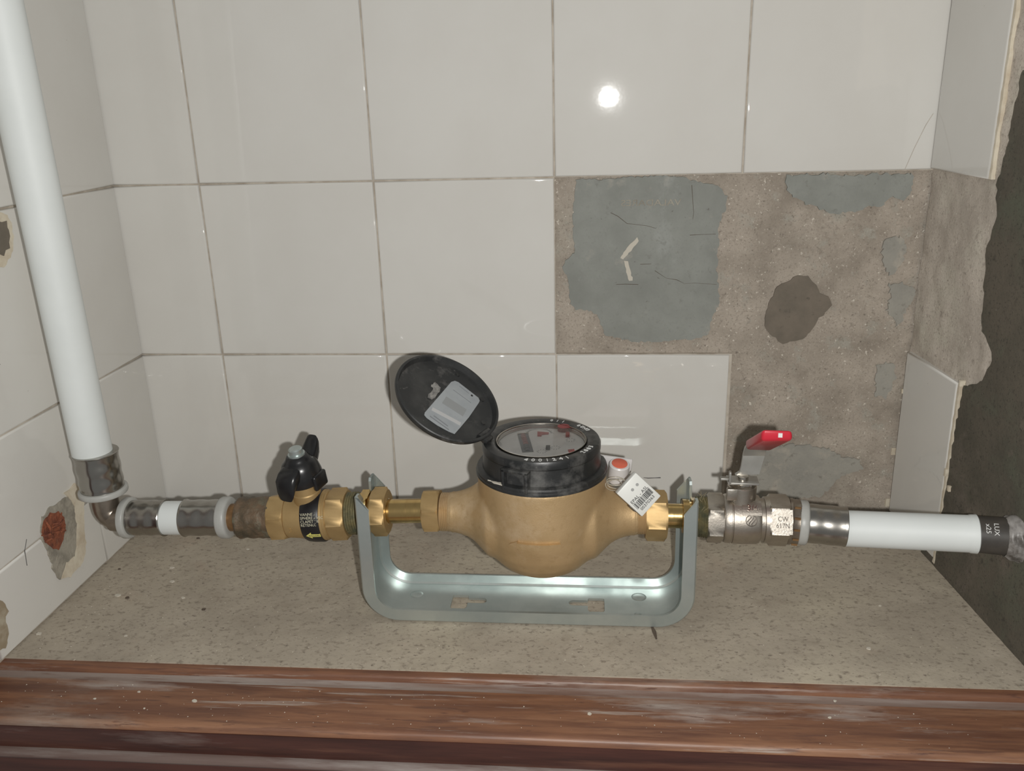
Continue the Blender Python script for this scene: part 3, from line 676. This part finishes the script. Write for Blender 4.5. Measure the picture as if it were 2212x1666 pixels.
def strip(pts, mt, nm, hw):
    for q in pts:
        bm = bmesh.new(); (x0,y0),(x1,y1) = [Vector(on_lid(*k)) for k in q]; d = (Vector((x1,y1))-Vector((x0,y0))); n_ = Vector((-d.y, d.x)).normalized()*hw
        prism(bm, [(x0+n_.x,y0+n_.y),(x1+n_.x,y1+n_.y),(x1-n_.x,y1-n_.y),(x0-n_.x,y0-n_.y)], .0003, .00055, lambda u, v, h: ML @ Vector((u, v, h))); finish(bm, nm, mt, lid, 0)
strip([((930,1130),(1200,1330)), ((860,1140),(1220,1400))], GREYINK, 'sticker_print', .00045)
strip([((1420,570),(1600,710)), ((1300,640),(1640,890))], GREYINK, 'sticker_print', .0002)
strip([((900,1000),(1440,1290))], mat('pale_print', (.46,.46,.455), .5), 'sticker_panel', .0016)
strip([((1130,830),(1520,1080))], mat('grey_print_block', (.27,.28,.28), .5), 'sticker_panel', .0042)
bm = bmesh.new(); cxy = on_lid(1655, 750); lathe(bm, [(.0003, .0009), (.00055, .0009)], 14, axis='Z', M=ML @ Matrix.Translation((*cxy, 0))); finish(bm, 'sticker_print', INK, lid)
for q in ([(960,500),(1010,540),(1060,600),(1040,680),(1000,720),(960,790),(900,820),(820,780),(830,730),(900,670),(920,600),(870,570)],):
    bm = bmesh.new(); prism(bm, jag([on_lid(*k) for k in q], .0004, .0015), .0001, .0006, lambda u, v, h: ML @ Vector((u, v, h))); finish(bm, 'glue_scab', mat('grey_glue', (.13,.125,.12), .5, col2=(.3,.29,.27), vscale=300), lid, 30)
for (x, y, r) in ((1850,820,.0018), (1870,1260,.0016), (1390,350,.0016)):
    bm = bmesh.new(); cxy = on_lid(x, y); lathe(bm, [(0, r*.5), (0, r), (.0008, r), (.0008, r*.5)], 18, axis='Z', M=ML @ Matrix.Translation((*cxy, 0))); finish(bm, 'lid_boss', BLACK, lid, 40)

# ---- right union
e, X, A, B = seg('union_tailpiece', (1393,1113), (1530,1116.5))
tag(e, 'bright brass union between the meter and the red lever valve', 'union fitting')
part(e, 'union_nut', BRASS, hexs=(X(1396), X(1443), .0318, math.radians(35)))
part(e, 'union_tube', BRASS_B, [(X(1440), .0088), (X(1477), .0088), (X(1478), .0122), (X(1492), .0122), (X(1493), .0105), (X(1509), .0105)])
part(e, 'lock_nut', BRASS_B, hexs=(X(1497), X(1512), .0250, math.radians(12)))
part(e, 'taped_thread', TAPE_G, thread(X(1508), X(1532), .0150, 5, .0009), 48, wob=wobf)
def fibres(bm, x0, x1, r, k):
    for i in range(k):
        x = random.uniform(x0, x1); a = random.uniform(.6, 2.2); h = random.uniform(.002, .005)
        p = Vector((x, -r*math.cos(a), r*math.sin(a))); q = p + Vector((random.uniform(-.003,.003), 0, h)); tube(bm, [p, (p+q)/2+Vector((random.uniform(-.001,.001),0,0)), q], .00012, 4)
fb = part(e, 'hemp_fibre', HEMP, fn=lambda bm: fibres(bm, X(1510), X(1532), .015, 12)); fb['kind'] = 'stuff'

# ---- chrome ball valve
e, X, A, B = seg('ball_valve', (1528,1118), (1734,1125), -.155, -.1575)
tag(e, 'nickel plated ball valve with a red lever grip', 'valve')
part(e, 'hex_end', NICKEL, hexs=(X(1531), X(1568), .0318, math.radians(-13)))
part(e, 'valve_body', NICKEL, [(X(1566), .0150), (X(1568), .0168), (X(1572), .0174), (X(1583), .0176), (X(1584), .0168), (X(1586), .0168), (X(1587), .0176), (X(1610), .0180), (X(1640), .0176), (X(1646), .0168), (X(1648), .0150), (X(1656), .0150), (X(1657), .0162), (X(1668), .0166)], 64)
part(e, 'hex_end', NICKEL, hexs=(X(1664), X(1711), .0318, math.radians(38)))
part(e, 'threaded_end', NICKEL_DIRTY, [(X(1711), .0160), (X(1714), .0150), (X(1736), .0150)])
Rv = .0177
def plaque(bm):
    f = wrap(Rv, X(1604), math.radians(52)); 
    for i in range(6):
        v0 = -.0055+.011*i/6; v1 = -.0055+.011*(i+1)/6
        prism(bm, [(0,v0),(.0130,v0),(.0130,v1),(0,v1)], -.002, .0010, lambda u, v, h: f(Vector((u, v, h))))
pq = part(e, 'size_plaque', NICKEL, fn=plaque, smooth=40)
part(pq, 'size_mark', NICKEL_S, fn=lambda bm: join_bm(bm, text_bm('3/4', .0062, .0004), wrap(Rv+.0010, X(1626), math.radians(50))), smooth=0)
def logo(bm):
    f = wrap(Rv+.0002, X(1623), math.radians(23)); n = 28
    for i in range(n):
        a0, a1 = 2*PI*i/n, 2*PI*(i+1)/n
        P = [(.0040*math.cos(a0), .0040*math.sin(a0)), (.0040*math.cos(a1), .0040*math.sin(a1)), (.0034*math.cos(a1), .0034*math.sin(a1)), (.0034*math.cos(a0), .0034*math.sin(a0))]
        prism(bm, P, -.001, .0006, lambda u, v, h: f(Vector((u, v, h))))
    for k, (hl, off) in enumerate(((.0024,-.0016), (.0030,0), (.0024,.0016))):
        d = Vector((.5, .87)); nn = Vector((.87, -.5)); c = nn*off; P = []
        for j in range(9):
            t = -hl+2*hl*j/8; P.append(c + d*t + nn*(.0004+.0003*math.sin(t*900)))
        for j in range(8, -1, -1):
            t = -hl+2*hl*j/8; P.append(c + d*t + nn*(-.0004+.0003*math.sin(t*900)))
        prism(bm, [(p_.x, p_.y) for p_ in P], -.001, .0006, lambda u, v, h: f(Vector((u, v, h))))
part(e, 'maker_emblem', mat('dark_recess', (.10,.085,.07), .5, .5), fn=logo, smooth=0)
ca, sa = math.cos(math.radians(22)), math.sin(math.radians(22))
def cwf(u, v, h): return Vector((X(1667)+u, -ca*(.0158+h)+sa*v, sa*(.0158+h)+ca*v))
def cwplate(bm):
    f = cwf
    prism(bm, [(.0022,-.0085),(.0142,-.0085),(.0142,.0085),(.0022,.0085),(-.0008,.0040),(-.0008,-.0040)], -.004, .0006, f)
    for P in ([(.0018,-.0060),(.0136,-.0060),(.0136,-.0053),(.0018,-.0053)], [(.0018,.0042),(.0136,.0042),(.0136,.0049),(.0018,.0049)], [(.0018,-.0060),(.0025,-.0060),(.0025,.0049),(.0018,.0049)], [(.0129,-.0060),(.0136,-.0060),(.0136,.0049),(.0129,.0049)], [(.0026,.0057),(.0138,.0057),(.0138,.0082),(.0026,.0082)]):
        prism(bm, P, .0002, .0011, f)
cwp = part(e, 'cast_plate', NICKEL, fn=cwplate, smooth=0)
def cwtext(bm):
    for s, v in (('CW', .0019), ('617N', -.0027)):
        join_bm(bm, text_bm(s, .0048, .0003, squeeze=.85), lambda c, v=v: cwf(.0077+c.x, v+c.y, .0006+c.z))
part(cwp, 'material_mark', mat('dark_recess', (.10,.085,.07), .5, .5), fn=cwtext, smooth=0)
sx = X(1606)
def stemf(bm):
    Mz = Matrix.Translation((sx, 0, 0))
    lathe(bm, [(.010, .0100), (.0262, .0100), (.0268, .0094), (.0268, 0)], 40, axis='Z', M=Mz)
part(e, 'stem_boss', NICKEL, fn=stemf)
bm = bmesh.new(); box(bm, (sx-.0075, -.0068, .0225), (.0075, .0045, .0085), bev=.0006); finish(bm, 'stop_lug', NICKEL, e, 30)
part(e, 'packing_nut', NICKEL_S, fn=lambda bm: (hexp(bm, .0266, .0292, .0135, .3, Matrix.Translation((sx, 0, 0)) @ MV), lathe(bm, [(.029, .0040), (.0335, .0040), (.034, .003), (.034, 0)], 24, axis='Z', M=Matrix.Translation((sx, 0, 0)))))
# lever: steel plate rising from the stem and a red grip pointing forward
Wi = e.matrix_world.inverted()
lev = None
P = lambda px, py, Y: at_y(px, py, Y)
foot = [P(1588,1027,-.155), P(1640,1025,-.155), P(1652,985,-.1535), P(1656,972,-.156), P(1655,955,-.170), P(1652,950,-.185)]
foot2 = [P(1598,1021,-.155), P(1601,1010,-.155), P(1605,985,-.1535), P(1609,970,-.156), P(1618,957,-.170), P(1624,952,-.185)]
bm = bmesh.new(); Lr = []
th = Vector((0, .0022, .0006))
for a_, b_ in zip(foot2, foot): Lr.append([bm.verts.new(Wi @ (a_)), bm.verts.new(Wi @ b_), bm.verts.new(Wi @ (b_+th)), bm.verts.new(Wi @ (a_+th))])
for A_, B_ in zip(Lr, Lr[1:]):
    for k in range(4): bm.faces.new((A_[k], A_[(k+1)%4], B_[(k+1)%4], B_[k]))
bm.faces.new(Lr[0]); bm.faces.new(Lr[-1])
box(bm, (sx, 0, .0298), (.0215, .013, .0016), bev=.0004); box(bm, (sx-.0095, -.006, .0345), (.0016, .004, .009), bev=.0004); box(bm, (sx-.0125, -.002, .0318), (.006, .004, .0016), bev=.0004)
lev = finish(bm, 'lever', mat('lever_steel', (.42, .41, .38), .38, .7, col2=(.36,.35,.32), vscale=60), e, 30)
gf = [P(1610,950,-.166), P(1661,954,-.166), P(1667,974,-.166), P(1611,972,-.166)]
gn = [P(1646,928,-.222), P(1713,930,-.222), P(1713,952,-.222), P(1645,954,-.222)]
bm = bmesh.new(); vs = [bm.verts.new(Wi @ p_) for p_ in gf+gn]
for f in ((0,1,2,3), (4,5,6,7), (0,1,5,4), (1,2,6,5), (2,3,7,6), (3,0,4,7)): bm.faces.new([vs[i] for i in f])
bmesh.ops.bevel(bm, geom=list(bm.edges), offset=.0022, segments=3, profile=.5, affect='EDGES')
grip = finish(bm, 'lever_grip', REDG, lev, 40)
u_ = (gn[1]-gn[0]).normalized(); v_ = (gn[0]-gn[3]).normalized(); n_ = u_.cross(v_)
ctr = (gn[0]+gn[1]+gn[2]+gn[3])/4
if n_.y > 0: n_ = -n_
bm = bmesh.new(); prism(bm, [(.0005,-.0012),(.0030,-.0012),(.0030,.0016),(.0005,.0016)], -.001, .00025, lambda u, v, h: Wi @ (ctr + u_*u + v_*v + n_*h)); tk = finish(bm, 'grip_mark', WHITEP, lev, 0)

# ---- right press adapter, pipe, wall coupling
e, X, A, B = seg('press_adapter', (1712,1126), (1842,1139), -.157, -.1625)
tag(e, 'press adapter with white ring and steel sleeve, right of the red lever valve', 'pipe fitting')
part(e, 'adapter_collar', NICKEL_DIRTY, [(0, .0145), (0, .0163), (X(1717), .0165), (X(1720), .0160), (X(1734), .0160), (X(1734), .01)])
for a_ in range(5):
    part(e, 'collar_rib', BRASS_D, fn=lambda bm: box(bm, (X(1727), -.0161*math.cos(a_*.5-.9), .0161*math.sin(a_*.5-.9)), (X(1733)-X(1720), .0012, .0014)))
part(e, 'collar_ring', NYLON, ring_prof(X(1732), X(1755), .0158, .01))
part(e, 'press_sleeve', STEEL, sleeve_prof(X(1750), X(1839), .0138, .00022, .0003))
e, X, A, B = seg('outlet_pipe', (1832,1141.5), (2122,1154), -.162, -.1765)
tag(e, 'white plastic outlet pipe running into the wall at the right', 'pipe')
part(e, 'pipe_tube', PIPE, [(0, .0126), (X(2110), .0126), (X(2114), .0130), (X(2127), .0132), (X(2129), .0124), (X(2129), 0)])
e, X, A, B = seg('wall_coupling', (2122,1154), (2225,1162), -.1765, -.182)
tag(e, 'dark grey printed pipe end entering the dark wall area at the far right', 'pipe coupling')
GREYP = mat('dark_sleeve', (.075, .066, .056), .45, col2=(.05, .045, .04), vscale=50, layers=[((.22,.21,.2), 60, .62, .75, (1,1,1))])
part(e, 'printed_sleeve', GREYP, [(0, .0122), (X(2205), .0128), (X(2225), .0128)])
def ctext(bm):
    for s, px, z_ in (('x25', 2145, .0035), ('LUX', 2163, .0035)):
        f = wrap(.0127, X(px), math.radians(46)); join_bm(bm, text_bm(s, .0042, .00012, squeeze=1.1), lambda c: f(Vector((c.y, -c.x, c.z))))
part(e, 'sleeve_lettering', WHITEP, fn=ctext, smooth=0)
def sealant(bm):
    x0, x1 = X(2192), X(2226); P = [(x0-.0006, .0126), (x0+.0004, .0136)] + [(x0+(x1-x0)*i/8, .0138+.0016*i/8) for i in range(1, 9)] + [(x1, .012)]
    lathe(bm, P, 64, wob=lambda a, t: .10*noise.noise(Vector((a*330, math.cos(t)*3.2, math.sin(t)*3.2))) + .06*max(0, -math.sin(t)), cap=False)
part(e, 'sealant_ring', mat('white_sealant', (.30, .285, .27), .4, col2=(.10,.09,.08), vscale=110, vlo=.42, vhi=.6), fn=sealant, smooth=60)

# ---- galvanised bracket
XL, XR = .1640, .4032; RO = .026; ZB = .0004
path = []
def arc(cx, cz, r, t0, t1, n=10): return [(cx+r*math.cos(t0+(t1-t0)*i/n), cz+r*math.sin(t0+(t1-t0)*i/n), math.cos(t0+(t1-t0)*i/n), math.sin(t0+(t1-t0)*i/n)) for i in range(n+1)]
left_low, right_low = XL, XR
st = [(XL+.0004, .100, -1, 0), (XL+.0003, .085, -1, 0), (XL+.0002, .06, -1, 0)] + arc(XL+RO, ZB+RO, RO, PI, 1.5*PI)
st += [(XL+RO+(XR-XL-2*RO)*i/12, ZB, 0, -1) for i in range(1, 12)]
st += arc(XR-RO, ZB+RO, RO, 1.5*PI, 2*PI) + [(XR-.0002, .06, 1, 0), (XR-.0003, .085, 1, 0), (XR-.0004, .100, 1, 0)]
YF, YB = -.1830, -.1310; t_ = .0018; fh = .0096
sec = [(0, YF+.001), (0, YB-.001), (.001, YB), (fh, YB), (fh, YB-t_), (t_+.0012, YB-t_), (t_, YB-t_-.0012), (t_, YF+t_+.0012), (t_+.0012, YF+t_), (fh, YF+t_), (fh, YF), (.001, YF)]
bm = bmesh.new(); R = []
for i, (x, z, nx_, nz_) in enumerate(st):
    ring = []
    for (nn, y) in sec:
        zz2 = z
        if i in (0, len(st)-1): zz2 = z - min(1, max(0, (nn-.002)/(fh-.002)))*.0105 - (.0045 if y > -.157 else 0)
        ring.append(bm.verts.new((x-nx_*nn, y, zz2-nz_*nn)))
    R.append(ring)
for A_, B_ in zip(R, R[1:]):
    for k in range(len(sec)): bm.faces.new((A_[k], A_[(k+1)%len(sec)], B_[(k+1)%len(sec)], B_[k]))
bm.faces.new(R[0]); bm.faces.new(R[-1]); bmesh.ops.recalc_face_normals(bm, faces=bm.faces)
me = bpy.data.meshes.new('meter_bracket'); bm.to_mesh(me); bm.free()
br = bpy.data.objects.new('meter_bracket', me); COL.objects.link(br); me.materials.append(ZINC)
bm = bmesh.new()      # cutters: keyholes in the web, open slots in the arms
def keyhole(cx, d):
    P = [(cx-.0062, -.1505), (cx-.0055, -.1495)] + [(cx+.0055, -.1495), (cx+.0062, -.1510), (cx+.0062, -.1525), (cx+.0160, -.1525)]
    P += [(cx+.0172+.0032*math.cos(t), -.1560+.0035*math.sin(t)) for t in [PI/2-PI*i/6 for i in range(7)]]
    P += [(cx+.0062, -.1595), (cx+.0062, -.1650), (cx+.0050, -.1672), (cx-.0052, -.1672), (cx-.0062, -.1660)]
    if d < 0: P = [(2*cx-x, y) for x, y in reversed(P)]
    prism(bm, P, -.006, .006, lambda u, v, h: Vector((u, v, h)))
keyhole(.2312, 1); keyhole(.3340, -1)
for xs, zc in ((XL, .0738), (XR, .0752)):
    P = [(-.155+.0112*math.cos(t), zc+.0112*math.sin(t)) for t in [PI+PI*i/10 for i in range(11)]] + [(-.1425, .094), (-.1370, .102), (-.1370, .12), (-.1755, .12), (-.1755, .1005), (-.1665, .092)]
    prism(bm, P, xs-.006, xs+.006, lambda u, v, h: Vector((h, u, v)))
bmesh.ops.recalc_face_normals(bm, faces=bm.faces)
cm = bpy.data.meshes.new('cut'); bm.to_mesh(cm); bm.free(); co = bpy.data.objects.new('cut', cm); COL.objects.link(co)
bo = br.modifiers.new('b', 'BOOLEAN'); bo.object = co; bo.operation = 'DIFFERENCE'; bo.solver = 'EXACT'
dg = bpy.context.evaluated_depsgraph_get(); dg.update()
nm_ = bpy.data.meshes.new_from_object(br.evaluated_get(dg)); br.modifiers.clear(); br.data = nm_; bpy.data.objects.remove(co)
nm_.polygons.foreach_set('use_smooth', [True]*len(nm_.polygons)); nm_.set_sharp_from_angle(angle=math.radians(25))
tag(br, 'galvanised steel channel bracket lying under the water meter', 'bracket')
for (px, py, r, h) in ((1380,1290,.0065,.0011), (1378,1328,.0032,.0012), (900,1284,.006,.0007), (895,1318,.003,.0006)):
    p_ = at_z(px, py, .0022); bm = bmesh.new()
    lathe(bm, [(.0012, r), (.0021, r*.92), (.0021+h*.6, r*.6), (.0021+h, r*.2), (.0021+h, 0)], 32, axis='Z', M=Matrix.Translation((p_.x, p_.y, 0))); finish(bm, 'pressed_dimple', ZINC, br, 80)

# ---- barcode tag hanging on the right nut
vd = -ray(1380, 1070); ntag = (vd + CR*.28 - CU*.22).normalized()
pc = at_y(1380, 1070, -.187)
q = [at_plane(x, y, pc, ntag) for x, y in ((1333,1065.6), (1386.5,1118.1), (1426.8,1072.7), (1375.1,1020.2))]
ex = ((q[2]-q[1]) + (q[3]-q[0])).normalized(); ez = ntag; ey = ez.cross(ex)
cen = sum(q, Vector())/4; MT = Matrix((ex, ey, ez)).transposed().to_4x4(); MT.translation = cen
e = empty('barcode_tag', mtx=MT); tag(e, 'white plastic barcode tag with black print hanging on the right brass nut', 'tag')
hw = ((q[2]-q[1]).length + (q[3]-q[0]).length)/4; hh = ((q[3]-q[2]).length + (q[0]-q[1]).length)/4
bm = bmesh.new(); box(bm, (0, 0, -.0030), (2*hw, 2*hh, .0060), bev=.0007); finish(bm, 'tag_plate', WHITE, e, 30)
bm = bmesh.new(); join_bm(bm, text_bm('EPAL - ASL', .0034, .0001, squeeze=1.0), lambda c: Vector((c.x, c.y+.0000-.0002, c.z+.0001))); finish(bm, 'tag_lettering', INK, e, 0)
bm = bmesh.new(); join_bm(bm, text_bm('00370363', .0030, .0001, squeeze=1.08), lambda c: Vector((c.x, c.y-.0082, c.z+.0001))); finish(bm, 'tag_lettering', INK, e, 0)
bm = bmesh.new(); x = -hw*.82; rr = random.Random(3)
while x < hw*.80:
    wd = rr.choice((.0002,.0002,.0004,.0006)); box(bm, (x+wd/2, -.0040, .0001), (wd, .0046, .0003)); x += wd + rr.choice((.0002,.0002,.0004))
finish(bm, 'barcode', INK, e, 0)
for xx in (-.0025, .0022):
    bm = bmesh.new(); lathe(bm, [(-.001, .0011), (.00012, .0011)], 18, axis='Z', M=Matrix.Translation((xx+.002, .0058, 0))); finish(bm, 'tag_hole', mat('hole_grey', (.33,.33,.32), .7), e)
bm = bmesh.new(); box(bm, (-hw-.0002, -.004, -.003), (.0012, .006, .003), bev=.0004); finish(bm, 'wire_slot', mat('brown_slot', (.09,.07,.05), .6), e, 30)

# ---- white seal with a red cap
pc = at_y(1338, 1005, -.150)
vd = -ray(1338, 1005)
nz2 = (vd*.55 + CU*.80 + CR*.10).normalized()
MSl = frame_z(at_y(1338.5, 1001.5, -.150), nz2, CR*.94 - CU*.34)
e = empty('meter_seal', mtx=MSl); tag(e, 'white plastic wire seal with round red cap beside the black register', 'seal')
bm = bmesh.new(); lathe(bm, [(-.0145, 0), (-.0145, .0072), (-.004, .0074), (-.0008, .0074), (0, .0068), (0, 0)], 40, axis='Z'); finish(bm, 'seal_barrel', GREYW, e)
bm = bmesh.new(); lathe(bm, [(-.0005, .0058), (.0003, .0056), (.0008, .0046), (.0008, 0)], 36, axis='Z'); finish(bm, 'red_cap', REDC, e)
bm = bmesh.new(); box(bm, (-.0035, .0072, -.0060), (.0245, .0024, .0115), bev=.0006); finish(bm, 'seal_plate', GREYW, e, 30)
bm = bmesh.new(); lathe(bm, [(0, .0005), (.0004, .0005)], 10, axis='Z', M=frame_z(MSl.inverted().to_3x3() @ Vector((0,0,0)) + Vector((.0005,-.00735,-.0085)), (0,-1,0))); finish(bm, 'wire_hole', INK, e)
We = MSl.inverted()
for k, (cx, cy, rx, ry_) in enumerate(((1330,1040,20,9), (1326,1048,18,12), (1336,1046,24,10))):
    bm = bmesh.new(); tube(bm, [We @ at_y(cx+rx*math.cos(t), cy+ry_*math.sin(t), -.172-.006*math.sin(t+k)) for t in [2*PI*i/24 for i in range(24)]], .00035, 6, True)
    finish(bm, 'seal_wire', WIRE, e, 60)

# ================================================================== small debris on ledge and sill
def flake(name, px, py, z, size, mt, label, group, cat):
    p_ = at_z(px, py, z); bm = bmesh.new(); n = random.randint(5, 8)
    pl = [(size*random.uniform(.55,1)*math.cos(2*PI*i/n), size*random.uniform(.35,.8)*math.sin(2*PI*i/n)) for i in range(n)]
    prism(bm, pl, -.0002, size*.18+.0002, lambda u, v, h: Vector((u, v, h)))
    o = finish(bm, name, mt, None, 0); o.location = (p_.x, p_.y, z); tag(o, label, cat, group); return o
for (x, y, s_, lb) in (
    (255,1287,.0030,'large pale plaster flake beside a dark chip at the left of the ledge'),
    (372,1227,.0024,'pale plaster flake on the ledge, behind its twin below the steel sleeves'),
    (372,1257,.0026,'pale plaster flake on the ledge, in front of its twin below the steel sleeves'),
    (395,1292,.0020,'pale sliver of plaster on the ledge, right of the dark chip'),
    (272,1374,.0015,'pale crumb near the front left of the ledge, larger of a pair'),
    (535,1187,.0017,'pale plaster flake on the ledge right below the brown taped thread'),
    (85,1370,.0026,'pale flake on the ledge close to the left wall corner'),
    (1876,1402,.0022,'pale scraped flake on the front right of the ledge'),
    (1901,1309,.0013,'pale crumb on the ledge below the white outlet pipe')):
    flake('paint_flake', x, y, .0001, s_, FLAKE, lb, 'pale plaster flakes on the ledge', 'flake')
for (x, y, s_, lb) in (
    (275,1292,.0024,'dark brown chip beside the large pale flake on the ledge'),
    (440,1317,.0020,'dark brown chip alone on the ledge, left of the bracket'),
    (258,1230,.0016,'small dark chip on the ledge near the left wall, behind the others'),
    (428,1163,.0018,'dark chip on the ledge directly under the steel sleeve')):
    flake('wood_chip', x, y, .0001, s_, CHIP, lb, 'dark chips on the ledge', 'chip')
for (x, y, s_, lb) in (
    (300,1495,.0013,'pale crumb at the back of the sill, left part'),
    (205,1510,.0013,'pale crumb on the sill nearest its left end'),
    (420,1515,.0023,'largest pale flake on the left part of the wooden sill'),
    (312,1531,.0010,'tiny pale crumb on the sill, front of the left scatter'),
    (1273,1543,.0020,'pale round crumb at the middle of the wooden sill'),
    (1803,1515,.0014,'pale crumb on the right of the sill, by the dusty groove'),
    (1793,1551,.0015,'pale crumb on the right of the sill, middle of the plank')):
    flake('paint_flake', x, y, -.0043, s_, FLAKE, lb, 'pale crumbs on the sill', 'flake')
bm = bmesh.new()
for k in range(420):
    onw = random.random() < .35
    x = random.uniform(-.06, .58); y = random.uniform(-.29, -.257) if onw else random.uniform(-.232, -.01)
    if not onw and random.random() < .5: x = random.uniform(-.07, .15)
    z = -.0044 if onw else -.0002; r_ = random.uniform(.0002, .00055)
    c = [bm.verts.new((x+r_*math.cos(a)*random.uniform(.6,1.3), y+r_*math.sin(a)*random.uniform(.6,1.3), z)) for a in (0, 2.1, 4.2)]; t = bm.verts.new((x, y, z+r_*.8))
    for i in range(3): bm.faces.new((c[i], c[(i+1)%3], t))
o = finish(bm, 'plaster_dust', FLAKE, None, 0); tag(o, 'fine pale plaster dust scattered over the ledge and sill', 'dust', kind='stuff')
p_ = [at_z(x, y, .0002) for x, y in ((1408,1353),(1413,1364),(1418,1381))]
bm = bmesh.new(); tube(bm, p_, [.0008,.0016,.0006], 6); 
for v in bm.verts: v.co.z = .0001 + (v.co.z-.0002)*.25
finish(bm, 'floor_crack', CHIP, floor, 40)
